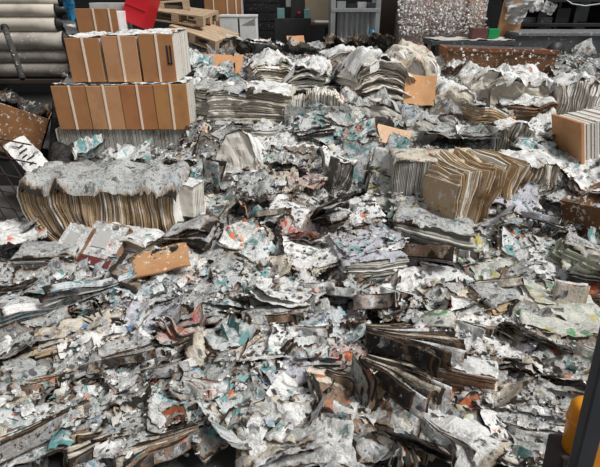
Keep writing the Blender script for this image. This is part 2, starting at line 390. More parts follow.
def pack(label, u0, v0, u1, v1, hf=.6, yaw=0, axis='x', n=30, pg='cream', cover='grey', dome=0.0, fan=0.0, lean=0.0, leany=0.0, arch=0.0, jit=.05, warp=.02,
         strap=0, name='newspaper_bundle', cat='newspaper bundle', tilt=(0, 0), sink=.05, cov_amp=.6, at_y=None, rag=.04, cov=True, cov_over=1.08, base_z=None, thick=.8, torn=.5, xf=None):
    """a pack of newspapers that fills the pixel box u0..u1, v0..v1: hf of its height is the front, the rest its top"""
    if v1 > 270 and sink == .05: sink = -.035        # these lie on the litter
    r = random.Random(int(u0*7+v0*131+u1)); um = (u0+u1)/2
    P = on(um, v1) if at_y is None else at(um, v1, at_y)
    k = mpp(P); dn = np.array(P)-EYE; ang = math.atan2(-dn[2], dn[1])
    W = (u1-u0)*k; H = (v1-v0)*hf*k/max(.3, math.cos(ang)); D = min(.75, max(.12, (v1-v0)*(1-hf)*k/max(.22, math.sin(ang))))
    P = np.array([P[0], P[1]+D/2, P[2]])
    if base_z is not None: P[2] = base_z
    P[2] -= sink; H = H*(1+.3*dome) + sink
    def fn(s, a, h):
        s = np.zeros_like(a)+s
        if axis == 'x': x, y, z = s-.5, a, h
        elif axis == 'z': x, y, z = h-.5, a, s
        else: x, y, z = a, s-.5, h
        z = z*(1-dome*(2*x)**2) + arch*(1-(2*x)**2)*1.0
        X = x*W*(1+fan*(2*z-1)) + lean*z*H; Yy = y*D + leany*z*H; Z = z*H
        if xf: X = xf(x, z)*W
        q = warp
        X = X + q*fbm(Yy*5+r0, Z*5+x*3, 2); Z = Z + q*1.3*fbm(X*5+r0, Yy*5, 3)*z; Yy = Yy + q*1.3*fbm(X*4+r0+9, Z*5, 3) + q*.5*fbm(X*17+r0, Z*17, 2)
        return np.stack([X, Yy, Z], -1)
    r0 = r.random()*60
    na, nh = (3, 7) if axis == 'x' else ((4, 12) if axis == 'z' else (14, 9))
    if axis == 'z': n, thick, jit = int(n*1.7), 1.0, jit*1.2
    V, Fc, T, E, U = slabs(n, na, nh, fn, r, jit, thick, rag)
    t = root(name, P, label, cat, (math.radians(tilt[0]), math.radians(tilt[1]), math.radians(yaw)))
    b = link('pages', mesh('pages', V, Fc, U, {'tone': T, 'edge': E}, smooth=False), PG[pg], t); b['kind'] = 'stuff'
    if cov:
        w, l = W*cov_over, D*cov_over
        Vc, Fs, uv, e = compact(*sheet_data(w, l, r.randrange(10**6), cov_amp, 0, torn, res=max(.014, max(w, l)/34)))
        xx, yy = Vc[:, 0]/W, Vc[:, 1]/D
        xs = np.clip(xx, -.5, .5); top = fn(0, np.clip(yy, -.5, .5), 0*xs)  # only shape reference
        zt = (1-dome*(2*xs)**2) + arch*(1-(2*xs)**2)
        X = xs*W*(1+fan*(2*zt-1)) + lean*zt*H + (Vc[:, 0]-xs*W)*.5; Yy = Vc[:, 1] + leany*zt*H
        if xf: X = xf(xs, zt)*W + (Vc[:, 0]-xs*W)*.5
        Z = zt*H + warp*1.3*fbm(X*5+r0, Yy*5, 3)*zt + np.maximum(Vc[:, 2], -.004) + .012 - (.8+1.6*vn(X*6+r0, Yy*0))*np.maximum(0, np.abs(Vc[:, 1])-D*.49) - .9*np.maximum(0, np.abs(Vc[:, 0])-W*.49)
        c = link('cover_sheet', mesh('cover_sheet', np.stack([X, Yy, Z], 1), Fs, uv, {'edge': e}), PM[cover], t)
    for q in range(strap):
        xs = ((q+1)/(strap+1)-.5)*W*.9
        Vb = []; Fb = []
        path = [(-D/2-.012, 0), (-D/2-.012, H*.5), (-D/2-.012, H+.014), (0, H+.018), (D/2+.012, H+.014), (D/2+.012, 0)]
        for (yy, zz) in path: Vb += [(xs-.006+lean*zz, yy+leany*zz, zz), (xs+.006+lean*zz, yy+leany*zz, zz)]
        Fb = [(2*i, 2*i+1, 2*i+3, 2*i+2) for i in range(len(path)-1)]
        link('strap', mesh('strap', Vb, Fb), STRAP, t)
    return t, P, (W, D, H)

def fan(label, u, v, L, R, yaw, n=10, a0=2, a1=40, curv=(-1.5, .5), mats=('grey',), thick=.006, lift=.0, tilt=(0, 0), name='fanned_newspaper', cat='newspaper', jit=.06, amp=.012, step=.004, wave=0.0, stag=.0):
    """pages that share a spine and spread; L along the spine, R the page width"""
    r = random.Random(int(u*13+v*7)); P = on(u, v); P[2] += lift
    t = root(name, P, label, cat, (math.radians(tilt[0]), math.radians(tilt[1]), math.radians(yaw)))
    nx, ny = 12, 7
    if label is None: THINGS.append([t, u, v, mats[0], .07, 0, -1]); t['category'] = cat
    for i in range(n):
        q = i/max(1, n-1); al = math.radians(a0+(a1-a0)*q + (r.random()-.5)*4); kp = curv[0]+(curv[1]-curv[0])*q + (r.random()-.5)*.6
        Ri = R*(1-jit*r.random()*2)*(1-stag*q); Li = L*(1-jit*r.random())
        ss = np.linspace(0, 1, nx+1); th = al + kp*ss + wave*np.sin(ss*7+q*2); 
        xx = np.concatenate([[0], np.cumsum(np.cos(th[:-1]))])*Ri/nx; zz = np.concatenate([[0], np.cumsum(np.sin(th[:-1]))])*Ri/nx + i*step
        X = np.repeat(xx[:, None], ny+1, 1); Z = np.repeat(zz[:, None], ny+1, 1)
        Y = np.linspace(-Li/2, Li/2, ny+1)[None, :] + np.zeros_like(X) + (r.random()-.5)*jit*L
        o_ = r.random()*40
        d = amp*fbm(X*9+o_, Y*9, 3)*np.linspace(0, 1, nx+1)[:, None]*2 + amp*1.2*np.sin(np.linspace(0, 1, nx+1)[:, None]*(5+3*q)+u)
        nrm = np.stack([-np.sin(th), np.cos(th)], 0)
        X = X + fbm(Y*14+o_, X*0+i, 3)*.03*R*np.linspace(0, 1, nx+1)[:, None]
        V0 = np.stack([X, Y, Z+d], -1); V1 = V0.copy(); V1[..., 0] += nrm[0][:, None]*thick; V1[..., 2] += nrm[1][:, None]*thick
        f = grid_faces(nx, ny); nv = (nx+1)*(ny+1); idx = np.arange(nv).reshape(nx+1, ny+1)
        rim = np.concatenate([idx[:, 0], idx[-1, 1:], idx[-2::-1, -1], idx[0, -2:0:-1]]); rn = np.roll(rim, -1)
        Fc = np.concatenate([f[:, ::-1], f+nv, np.stack([rim, rn, rn+nv, rim+nv], 1)])
        e = np.zeros((nx+1, ny+1)); e[-1] = 1; e[:, 0] = e[:, -1] = .9; e[-2] = .5
        U = np.stack([np.repeat(ss[:, None]*Ri, ny+1, 1), Y], -1).reshape(-1, 2)
        link('page', mesh('page', np.concatenate([V0.reshape(-1, 3), V1.reshape(-1, 3)]), Fc, np.concatenate([U, U]), {'edge': np.concatenate([e.ravel(), e.ravel()])}, smooth=True), PM[mats[i % len(mats)]], t)
    return t

def board(label, u, v, w, l, yaw, tilt, mat, lift=.02, t=.012, P=None, name='cardboard_sheet', cat='cardboard', warp=.01):
    """a bent piece of cardboard with thickness"""
    P = on(u, v) if P is None else np.array(P); P[2] += lift; r = random.Random(int(u+v*3)); nx = ny = 8
    X, Y = np.meshgrid(np.linspace(-w/2, w/2, nx+1), np.linspace(-l/2, l/2, ny+1), indexing='ij')
    o_ = r.random()*40; Z = warp*fbm(X*5+o_, Y*5, 2)*2 + warp*(2*X/w)**2
    X = X + .012*fbm(Y*12+o_, X*2, 2); Y = Y + .012*fbm(X*12+o_+5, Y*2, 2)
    V0 = np.stack([X, Y, Z], -1).reshape(-1, 3); V1 = V0 + [0, 0, t]; nv = len(V0); f = grid_faces(nx, ny)
    idx = np.arange(nv).reshape(nx+1, ny+1); rim = np.concatenate([idx[:, 0], idx[-1, 1:], idx[-2::-1, -1], idx[0, -2:0:-1]]); rn = np.roll(rim, -1)
    Fc = np.concatenate([f[:, ::-1], f+nv, np.stack([rim, rn, rn+nv, rim+nv], 1)])
    o = link(name, mesh(name, np.concatenate([V0, V1]), Fc, smooth=False), mat); o.location = P
    o.rotation_euler = (math.radians(tilt[0]), math.radians(tilt[1]), math.radians(yaw))
    return tag(o, label, cat)

# ------------------------------------------------------------------ the setting
def struct(o): o['kind'] = 'structure'; return o
struct(box('floor', (16, 16, .1), CONC, loc=(0, 5, -.1), bevel=0))
struct(box('wall_back', (16, .2, 4.2), GREYW, loc=(0, 10.6, 0), bevel=0))
struct(box('wall_left', (.2, 10, 4.2), GREYW, loc=(-6.4, 5.6, 0), bevel=0))
struct(box('rear_shade_ceiling', (16, 2.6, .15), GREYW, loc=(0, 9.6, 3.6), bevel=0))  # unseen, over the rear strip only; added to darken the background
for i, u in enumerate((240, 256, 272, 512, 560, 600)):      # ribs of the sheet-metal rear wall
    p = at(u, 5, 10.45); struct(box('trim_%d' % (i+1), (.05, .06, 4.1), BLACK, loc=(p[0], 10.47, 0)))

# the mass of burnt paper that everything lies in
xs = np.arange(-4.4, 4.8, .0165); ys = np.arange(.55, 7.7, .0165)
X, Y = np.meshgrid(xs, ys, indexing='ij'); Hh = hz(X, Y)
wx = X + .12*fbm(X*3, Y*3, 3); wy = Y + .12*fbm(X*3+40, Y*3, 3)
det = .055*ridge(wx*4.5, wy*4.5, 3) + .03*ridge(wx*13, wy*13+30, 3) + .018*np.abs(fbm(wx*30, wy*30, 2))
amt = np.clip(Hh*8, 0, 1)
Z = Hh - .045 + det*amt*1.0 - (1-amt)*.06
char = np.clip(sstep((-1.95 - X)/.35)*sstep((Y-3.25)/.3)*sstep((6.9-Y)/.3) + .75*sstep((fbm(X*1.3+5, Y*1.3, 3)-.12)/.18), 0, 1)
V = np.stack([X, Y, Z], -1).reshape(-1, 3); nxh, nyh = len(xs)-1, len(ys)-1
hp = link('burnt_paper_mass', mesh('burnt_paper_mass', V, grid_faces(nxh, nyh), None, {'char': char.ravel()}), HEAPM)
tag(hp, 'grey ash and charred pulp of burnt newspapers covering the floor', 'ash', kind='stuff')

# ------------------------------------------------------------------ tan carton packs and the stack they stand on
YB = 4.75
stackP = pack('pale grey newspaper stack with upright pages under the tan cartons', 64, 130, 190, 166, .98, 0, 'x', 95, 'grey', 'white', jit=.02, warp=.008, at_y=YB-.08, sink=.25, rag=.0, cov=False)
def carton(label, u0, v0, u1, v1, Y, base, lean, mat, nstrap=1, depth=.34):
    xm = (u0+u1)/2; k = mpp(at(xm, v1, Y)); W = (u1-u0)*k*.985
    zt = at(xm, v0, Y)[2]; x = at(xm, (v0+v1)/2, Y)[0]; H = zt-base
    t = root('carton_pack', (x, Y, base), label, 'carton', (0, 0, math.radians(lean)))
    r = random.Random(int(u0)); r0 = u0*1.7
    def fn(s, a, h):
        s = np.zeros_like(a)+s
        X_ = (h-.5)*W*.99; Y_ = .016+s*depth; Z_ = (a+.5)*H*.985 + .006*fbm(X_*20+r0, Y_*20, 2)
        return np.stack([X_, Y_, Z_], -1)
    V, Fc, T, E, U = slabs(26, 5, 5, fn, r, .025, .85)
    b = link('pages', mesh('pages', V, Fc, U, {'tone': T, 'edge': E}, smooth=False), PG['white'], t); b['kind'] = 'stuff'
    p = box('card_panel', (W, .016, H), mat, t, (0, 0, 0), bevel=.003)
    for q in range(nstrap):
        s = box('strap', (.021, .005, H+.01), STRAP, p, (W*(.02 if nstrap == 1 else (-.25+.5*q)), -.0115, -.0), bevel=.001)
    Vc, Fs, uv, e = compact(*sheet_data(W*1.04, depth*1.0, int(u0+v0), .45, 0, .55))
    Vc[:, 2] += H+.008; Vc[:, 1] += depth*.52
    link('ash_sheet', mesh('ash_sheet', Vc, Fs, uv, {'edge': e}), PM['white'], t)
    return t
zb1 = stackP[1][2]+stackP[2][2]
low = [(56, 86, 90.2), (89.2, 86, 123.6), (122.6, 85, 156.5), (155.5, 84.5, 188.5)]
LL = ['tan strapped carton pack at the left end of the lower row', 'pale tan carton pack second from left in the lower row',
      'reddish tan carton pack third from left in the lower row', 'orange tan carton pack at the right end of the lower row']
cm = [CARD, CARD_L, plain_mat('reddish_cardboard', (.45, .195, .085), .45, (.24, .09, .04), 5, .8, spec=.15), plain_mat('orange_cardboard', (.50, .25, .10), .45, (.27, .13, .05), 5, .8, spec=.15)]
for k, (u0, v0, u1) in enumerate(low): carton(LL[k], u0, v0, u1, 132, YB-.1, zb1+.002, 0, cm[k])
zb2 = at(120, 85, YB-.1)[2]+.016
top = [(69, 38, 102), (105, 36, 138.8), (141.2, 34, 174.5)]
TL = ['tan strapped carton pack at the left end of the upper row', 'tan carton pack in the middle of the upper row', 'tan carton pack with a black mark at the right of the upper row']
for k, (u0, v0, u1) in enumerate(top):
    t = carton(TL[k], u0, v0, u1, 84, YB-.02, zb2, 0, [CARD, CARD_L, CARD][k], depth=.66)
    if k == 2:
        mk = box('printed_mark', (.016, .003, .16), BLACK, [c for c in t.children if c.name.startswith('card_panel')][0], (.10, -.0105, .17), bevel=0)
        mk = box('printed_mark', (.016, .003, .16), BLACK, [c for c in t.children if c.name.startswith('card_panel')][0], (.13, -.0105, .17), bevel=0)
        mk = box('printed_mark', (.045, .003, .016), BLACK, [c for c in t.children if c.name.startswith('card_panel')][0], (.115, -.0105, .16), bevel=0)

# packs further back
def strapbox(label, u0, v0, u1, v1, Y, straps, mat, floor=True, depth=.35):
    a = at(u0, (v0+v1)/2, Y); b = at(u1, (v0+v1)/2, Y); zt = at(u0, v0, Y)[2]; W = b[0]-a[0]
    zb = 0 if floor else at(u0, v1, Y)[2]
    t = root('carton_pack', ((a[0]+b[0])/2, Y, zb), label, 'carton')
    cp = box('card_panel', (W, .02, zt-zb), mat, t, (0, 0, 0)); box('paper_block', (W*.98, depth, (zt-zb)*.98), CREAMW, t, (0, .011+depth/2, 0))
    for s in straps: box('strap', (.02, .006, zt-zb), STRAP, cp, (s*W, -.0135, 0), bevel=.001)
    return t
strapbox('brown strapped carton pack behind the upper row of tan cartons', 77, 8.5, 118, 34, 6.3, (-.06, .32), CARD)
strapbox('brown strapped cartons behind the wooden pallets', 204, -14, 241, 14, 8.6, (-.25, .12, .36), CARD)

# red bin
p = at(131, 22, 6.6); t = root('red_bin', (p[0], p[1], p[2]-.02), 'bright red plastic bin tipped beside the wooden pallets', 'bin', (math.radians(-12), math.radians(20), math.radians(-12)))
Wb = 23*mpp(p)
for q in (-1, 1): box('side_panel', (.012, .3, .42), REDM, t, (q*Wb/2, .15, 0)); 
box('front_panel', (Wb, .012, .42), REDM, t, (0, 0, 0)); box('back_panel', (Wb, .012, .42), REDM, t, (0, .3, 0)); box('bottom_panel', (Wb, .3, .012), REDM, t, (0, .15, 0))
box('rim', (Wb+.02, .02, .03), REDM, t, (0, -.008, .39)); box('rib', (Wb*.96, .016, .02), REDM, t, (0, -.008, .2))
box('grey_carton', (.42, .3, at(105, 3, 6.7)[2]), TARP, None, (at(105, 3, 6.75)[0], 6.9, 0)); tag(bpy.data.objects['grey_carton'], 'dusty grey carton behind the brown strapped carton pack', 'box')

# paper rolls
ROLL_L = ['pale paper roll at the top of the roll stack', 'cream paper roll second from the top of the roll stack', 'dusty paper roll in the middle of the roll stack', 'grey paper roll below the middle of the roll stack', 'sooty dark paper roll low in the roll stack', 'sooty paper roll at the foot of the roll stack']
for k, (v, rp, uend) in enumerate(((0, 5.5, 60), (10, 7, 57), (24, 7.5, 58), (40.5, 9.3, 66), (56, 6.6, 68), (69.5, 7.2, 70))):
    Yk = 6.62; p = at(uend, v, Yk); R = rp*mpp(p)
    t = root('paper_roll', (p[0]-.9, p[1], p[2]-R), ROLL_L[k], 'paper roll', group='paper rolls stacked by the left wall')
    tube('roll_body', [(-.9, 0, R), (-.6, 0, R), (0, 0, R), (.6, 0, R), (.9, 0, R)], R, [ROLLP, ROLLP, ROLLP, plain_mat('streaked_roll_paper', (.46, .42, .37), .6, (.10, .09, .08), 3.5, .7, flecks=.12), ROLLG, ROLLG][k], t, 22)
    ec = t
    if k < 4: ec = tube('end_cap', [(.9, 0, R), (.93, 0, R), (.97, 0, R), (1.04, 0, R)], R, BLACK, t, 16, rr=[R*1.01, R*1.0, R*.62, R*.55])
    tube('core', [(.86, 0, R), (1.07 if k < 4 else .905, 0, R)], R*.3, RUST, ec, 10)
# trestle that carries the rolls
t = root('roll_rack', (at(30, 70, 6.7)[0], 6.62, 0), 'dark steel rack carrying the paper rolls', 'rack')
zr = at(70, 69.5, 6.62)[2]-.11
for q in (-.7, .65): box('post', (.08, .3, zr-.05), RUST, t, (q, 0, 0))
box('beam', (1.7, .3, .05), RUST, t, (0, 0, zr-.05))
t = root('charred_pole', at(22, 76, 5.9)-np.array([0, 0, .03]), 'charred black pole leaning across the paper rolls', 'pole')
d = at(4, 25, 6.35)-at(22, 76, 5.9); tube('shaft', [(0, 0, 0), tuple(d*.5), tuple(d)], .035, plain_mat('charred_wood', (.05, .048, .045), .5, (.2, .2, .19), 8, .9, flecks=.1), t, 8)
tube('end_knob', [tuple(d*.97), tuple(d*1.03)], .045, BLACK, t, 8)
# blue film
V, Fc, uv, e = compact(*sheet_data(.12, .46, 5, 1.1, 0, .2)); V = V[:, [0, 2, 1]]; p = at(70.5, 14, 6.5)
o = link('blue_plastic_film', mesh('blue_plastic_film', V, Fc, uv, {'edge': e}), BLUEM); o.location = p; tag(o, 'crumpled blue plastic film hanging at the end of the paper rolls', 'plastic film')
V, Fc, uv, e = compact(*sheet_data(.14, .16, 6, 1.6, 0, .4)); V = V[:, [0, 2, 1]]; p = at(70, 27, 6.42)
o = link('white_scrap', mesh('white_scrap', V, Fc, uv, {'edge': e}), CREAMW); o.location = p; tag(o, 'white paper scrap below the blue plastic film', 'paper')

# left aisle: tipped carton, labelled box, wire rack
def openbox(name, label, dims, P, rot, mat, th=.012, cat='box'):
    w, d, h = dims; t = root(name, P, label, cat, tuple(math.radians(a) for a in rot))
    for q in (-1, 1): box('side_panel', (th, d, h), mat, t, (q*(w-th)/2, 0, 0), bevel=.002)
    for q in (-1, 1): box('end_panel', (w-2*th, th, h), mat, t, (0, q*(d-th)/2, 0), bevel=.002)
    box('bottom_panel', (w-2*th, d-2*th, th), mat, t, (0, 0, 0), bevel=.002)
    return t
BROWNB = plain_mat('scorched_flaky_carton', (.30, .14, .055), .65, (.02, .017, .015), 4, .85, flecks=.42)
t = openbox('scorched_carton', 'scorched orange-brown carton flecked with ash at the left edge', (.55, .5, .5), (at(10, 120, 5.0)[0]-.12, 5.1, at(10, 150, 5.0)[2]), (0, 26, 20), BROWNB, cat='carton')
V, Fc, uv, e = compact(*sheet_data(.5, .5, 77, 2.2, 0, .6)); V[:, 2] += .5
link('ash_layer', mesh('ash_layer', V, Fc, uv, {'edge': e}), PM['char'], t)
box('carton_prop', (.6, .5, at(10, 150, 5.0)[2]-.1), BLACK, None, (at(6, 120, 5.0)[0]-.15, 5.15, 0)); tag(bpy.data.objects['carton_prop'], 'black charred crate under the scorched carton', 'crate')
LABELM = paper_mat('white_carton_label', (.88, .86, .83), .25, (), 0, .05, .05, .1, flecks=.2)
A_, B_, D_ = at(7, 146, 4.40), at(26, 134, 4.52), at(32, 182, 4.05)
e1 = Vector(B_-A_); e2 = Vector(D_-A_); lx, ly = e1.length, e2.length; ex = e1.normalized(); ey = -(e2-ex*e2.dot(ex)).normalized(); ez = ex.cross(ey)
t = root('labelled_carton', (0, 0, 0), 'tipped carton with a white printed face beside the wire rack', 'carton')
t.matrix_world = Matrix.Translation(Vector((A_+B_)/2 + (D_-A_)/2)) @ Matrix((ex, ey, ez)).transposed().to_4x4()
box('carton_body', (lx, ly, .24), CARD_D, t, (0, 0, -.245))
V, Fc, uv, e = compact(*sheet_data(lx*1.02, ly*1.0, 15, .35, 0, .2)); V[:, 2] += .012
f_ = link('white_face', mesh('white_face', V, Fc, uv, {'edge': e*0}), LABELM, t)
for k, (yy, ww, xx) in enumerate(((.26, .30, .05), (.14, .42, 0), (.02, .25, -.1), (-.08, .38, .05), (-.2, .2, -.1))):
    box('printed_line', (ww*lx, .014, .004), BLACK, f_, (xx*lx, yy*ly, .026), bevel=0)
rk = root('wire_rack', (at(14, 190, 4.0)[0], 4.0, 0), 'black steel wire rack standing in the dark left aisle', 'rack')
c0, dx, dz = at(14, 185, 4.0), .30, .34
for q in range(5): box('wire', (.010, .010, .85), RUST, rk, (-.28+q*.13, 0, .0), (0, math.radians(-18), 0), bevel=0)
for q in range(5): box('wire', (.75, .010, .010), RUST, rk, (-.1, .0, .12+q*.17), (0, math.radians(12), 0), bevel=0)

# pallets
def pallet(label, P, rot, W=1.0, D=.8):
    t = root('wooden_pallet', P, label, 'pallet', tuple(math.radians(a) for a in rot), group='wooden pallets behind the cartons')
    for q in range(6): box('deck_board', (W, .095, .02), WOOD, t, (0, -D/2+.05+q*(D-.1)/5, .115), bevel=.002)
    for q in range(3): box('bottom_board', (W, .095, .02), WOOD, t, (0, (-1+q)*(D/2-.05), 0), bevel=.002)
    for q in range(3):
        for w in range(3): box('block', (.1, .1, .075), WOOD, t, ((-1+q)*(W/2-.05), (-1+w)*(D/2-.05), .02), bevel=.002)
        box('stringer', (.1, D, .02), WOOD, t, ((-1+q)*(W/2-.05), 0, .095), bevel=.002)
    return t
pallet('wooden pallet tilted at the top of the pallet pile', at(186, 24, 7.0)+np.array([-.1, .35, .03]), (4, 6, -8), .8, .7)
pallet('wooden pallet lower left in the pallet pile by the red bin', at(160, 22, 7.2)+np.array([-.05, .4, .12]), (0, -3, 12), .8, .7)
pallet('wooden pallet leaning low at the right of the pallet pile', at(200, 38, 6.8)+np.array([0, .3, -.04]), (6, 14, -24), .75, .6)
# white cartons right of the pallets
for k, (u0, u1) in enumerate(((219, 237), (239, 256))):
    a = at(u0, 22, 7.9); b = at(u1, 22, 7.9); zt = at(u0, 15.5, 7.9)[2]
    t = root('white_carton', ((a[0]+b[0])/2, 8.1, 0), ['white carton beside the wooden pallets', 'white carton with grey triangle next to the dark shutter'][k], 'box')
    box('body', (b[0]-a[0], .3, zt), CREAMW, t); box('lid', (b[0]-a[0]+.015, .315, .03), CREAMW, t, (0, 0, zt-.026))
    if k: 
        me = mesh('printed_triangle', [(-.1, -.1525, zt-.14), (.11, -.1525, zt-.14), (.11, -.1525, zt-.04), (-.1, -.151, zt-.14), (.11, -.151, zt-.14), (.11, -.151, zt-.04)], [(0, 1, 2), (5, 4, 3), (0, 3, 4, 1), (1, 4, 5, 2), (2, 5, 3, 0)], smooth=False)
        link('printed_triangle', me, STEEL, t)
# shutter
a = at(238, 10, 9.6); b = at(280, 10, 9.6); t = root('roller_shutter', ((a[0]+b[0])/2, 9.6, 0), 'dark grey slatted shutter behind the white cartons', 'shutter')
for q in range(12): box('slat', (b[0]-a[0], .03, .145), DARKM, t, (0, 0, q*.155+.05), bevel=.012)
# dark machine with enamel boxes
mx = at(293, 15, 8.3); t = root('dark_machine', (mx[0], 8.4, 0), 'black machine with two pale green housings behind the heap', 'machine')
k = mpp(mx); box('cabinet', (36*k, .5, at(293, 18, 8.3)[2]), BLACK, t); zt = at(293, 18, 8.3)[2]
box('head', (14*k, .3, 26*k), BLACK, t, (5*k, 0, zt)); box('white_panel', (8*k, .02, 14*k), CREAMW, t, (-3*k, -.06, zt+10*k)); box('side_housing', (7*k, .2, 11*k), TEALM, t, (-12*k, -.1, zt-2*k)); box('side_housing', (6*k, .2, 9*k), TEALM, t, (14*k, -.1, zt-1*k)); box('red_button', (3*k, .03, 2*k), REDM, t, (6*k, -.165, zt+4*k))
# work bench with beige board
a = at(304, 24, 8.2); b = at(330, 24, 8.2); W = b[0]-a[0]; zt = at(315, 24.5, 8.2)[2]
t = root('work_bench', ((a[0]+b[0])/2, 8.5, 0), 'dark brown work bench with a beige back board', 'bench')
box('bench_top', (W+.12, .6, .05), RUST, t, (0, 0, zt-.05)); box('back_board', (W, .03, .7), BEIGE, t, (0, .25, zt))
for sx in (-1, 1):
    for sy in (-1, 1): box('leg', (.06, .06, zt-.05), RUST, t, (sx*W*.46, sy*.25, 0))
box('lower_shelf', (W, .5, .03), RUST, t, (0, 0, zt-.4))
tag(box('folded_rag', (.3, .12, .05), TARP, None, ((a[0]+b[0])/2+.1, 8.35, zt), bevel=.02), 'pale folded rag lying on the work bench', 'rag')
# steel shelf with plastic curtain
a = at(331, 20, 7.6); b = at(378, 20, 7.6); W = b[0]-a[0]; t = root('steel_rack', ((a[0]+b[0])/2, 7.75, 0), 'grey steel rack with pale plastic sheeting below its shelf', 'rack')
for sx in (-1, 1):
    for sy in (-1, 1): box('post', (.07, .05, 2.6), STEEL, t, (sx*W*.47, sy*.22, 0))
zs = at(355, 12, 7.55)[2]
box('shelf', (W, .5, .05), STEEL, t, (0, 0, zs)); box('shelf', (W, .5, .05), STEEL, t, (0, 0, zs+.5))
n = 40; V = []; 
for i in range(n+1):
    x = -W*.36 + i/n*W*.8
    for z in (.05, zs): V.append((x, -.1+.03*math.sin(i*1.1)+.012*math.sin(i*2.7), z))
link('plastic_sheeting', mesh('plastic_sheeting', V, [(2*i, 2*i+2, 2*i+3, 2*i+1) for i in range(n)]), plain_mat('cloudy_plastic', (.44, .45, .46), .3, (.25, .25, .26), 5, .35), t)
zz = zs+.05
for k, (xx, mt, hh) in enumerate(((-.2, STEEL, .09), (-.05, BLACK, .06), (.1, TARP, .08), (.24, DARKM, .07))):
    o = box(['tool_tin', 'tool_case', 'paper_parcel', 'tool_case'][k], (.13, .2, hh), mt, None, ((a[0]+b[0])/2+xx, 7.7, zz)); tag(o, ['small steel tin at the left end of the steel rack shelf', 'black tool case second from left on the steel rack shelf', 'pale parcel third from left on the steel rack shelf', 'dark grey case at the right end of the steel rack shelf'][k], 'container')
tag(tube('blue_bottle', [at(372, 42, 7.3), at(372, 34, 7.3), at(372, 31, 7.3), at(372, 29.5, 7.3)], .06, BLUEM, None, 12, rr=[.06, .06, .04, .025]), 'blue plastic bottle at the foot of the steel rack', 'bottle')
# brown column
a = at(379, 20, 7.9); b = at(397, 20, 7.9); t = root('steel_column', ((a[0]+b[0])/2, 8.2, 0), 'dark brown steel column beside the steel rack', 'column')
W = b[0]-a[0]; box('flange', (W, .025, 3.6), RUST, t, (0, -.1, 0)); box('flange', (W, .025, 3.6), RUST, t, (0, .1, 0)); box('web', (.025, .17, 3.6), RUST, t, (0, 0, 0)); box('base_plate', (W, .3, .02), RUST, t, (0, 0, 0))

# scorched flaking board/machine hood at the back
def flakes(parent_name, u0, v0, u1, v1, Y, n, seed, mats, parent):
    r = random.Random(seed); V = []; Fc = []
    for i in range(n):
        p = at(u0+(u1-u0)*r.random(), v0+(v1-v0)*r.random(), Y-.012-.03*r.random()) - np.array(parent.location); s = .006+.02*r.random()**2; th = r.random()*6.28
        b0 = len(V); c, s_ = math.cos(th)*s, math.sin(th)*s
        V += [p+(c, -.01*r.random(), s_), p+(-s_, .01, c*.8), p+(-c, -.02*r.random(), -s_), p+(s_*.7, 0, -c)]; Fc += [(b0, b0+1, b0+2, b0+3)]
    o = link(parent_name, mesh(parent_name, V, Fc, smooth=False), mats, parent); o['kind'] = 'stuff'; return o
a = at(401, 15, 7.45); b = at(488, 15, 7.45); W = b[0]-a[0]; t = root('scorched_cabinet', ((a[0]+b[0])/2, 7.5, 0), 'tall cabinet covered with flaking scorched paper beside the dark steel column', 'cabinet')
box('left_door', (W*.36, .4, 2.3), SCORCHB, t, (-W*.31, .2, 0)); box('right_door', (W*.62, .4, 2.3), SCORCHB, t, (W*.19, .22, 0)); box('door_seam', (.03, .3, 2.3), BLACK, t, (-W*.123, .2, 0))
flakes('paper_flakes', 398, -2, 487, 34, 7.48, 900, 4, CREAMW, t)
box('bare_patch', (W*.16, .02, .7), plain_mat('peach_board', (.55, .33, .22), .4, (.3, .2, .15), 6, .8), t, (W*.36, .005, 1.5))
# dusty metal table and crate
a = at(432, 42, 6.75); b = at(516, 42, 6.75); W = b[0]-a[0]; zt = at(470, 41, 6.75)[2]; t = root('metal_table', ((a[0]+b[0])/2, 7.0, 0), 'dark metal table under a thick layer of pale dust', 'table')
box('table_top', (W, .5, .06), DARKM, t, (0, 0, zt-.06)); 
for sx in (-1, 1):
    for sy in (-1, 1): box('leg', (.05, .05, zt-.06), BLACK, t, (sx*W*.47, sy*.2, 0))
V, Fc, uv, e = compact(*sheet_data(W*.98, .5, 9, .5, 0, .4, res=.02)); V[:, 2] = np.maximum(V[:, 2], -.002)+zt+.008
link('dust_layer', mesh('dust_layer', V, Fc, uv, {'edge': e*0}), TARP, t)
box('apron', (W*.25, .03, .16), BLACK, t, (-W*.33, -.24, zt-.2))
frontbox('maroon_tin', 472, 28, 488, 38.5, 6.9, .15, MAROON, 'maroon tin on the dusty metal table', 'tin', base_z=zt+.012); frontbox('green_box', 488.5, 29, 499.5, 39, 6.95, .12, GREENM, 'small green plastic box on the dusty metal table', 'box', base_z=zt+.012)
# crate: wide brown tray with boards
a = at(446, 60, 6.15); b = at(553, 60, 6.15); W = b[0]-a[0]; zt = at(500, 50, 6.15)[2]; zb = at(500, 76, 6.15)[2]
t = root('wooden_crate', ((a[0]+b[0])/2, 6.15, zb-.3), 'long brown wooden crate flecked with paper below the metal table', 'crate', (0, math.radians(1.5), math.radians(-3)))
box('front_board', (W, .03, zt-zb+.3), CARD_D, t, (0, 0, 0)); box('back_board', (W, .03, zt-zb+.3), CARD_D, t, (0, .5, 0)); box('rim_board', (W+.02, .06, .05), plain_mat('rust_orange_wood', (.20, .075, .03), .5, (.04, .03, .03), 7, .7, flecks=.3), t, (0, -.01, zt-zb+.27))
for q in (-1, 1): box('end_board', (.03, .47, zt-zb+.3), plain_mat('orange_crate_end', (.42, .16, .055), .4, (.1, .05, .03), 7, .7, flecks=.2), t, (q*(W/2-.015), .25, 0))
box('lid', (W*.95, .5, .02), DARKM, t, (0, .25, zt-zb+.28))
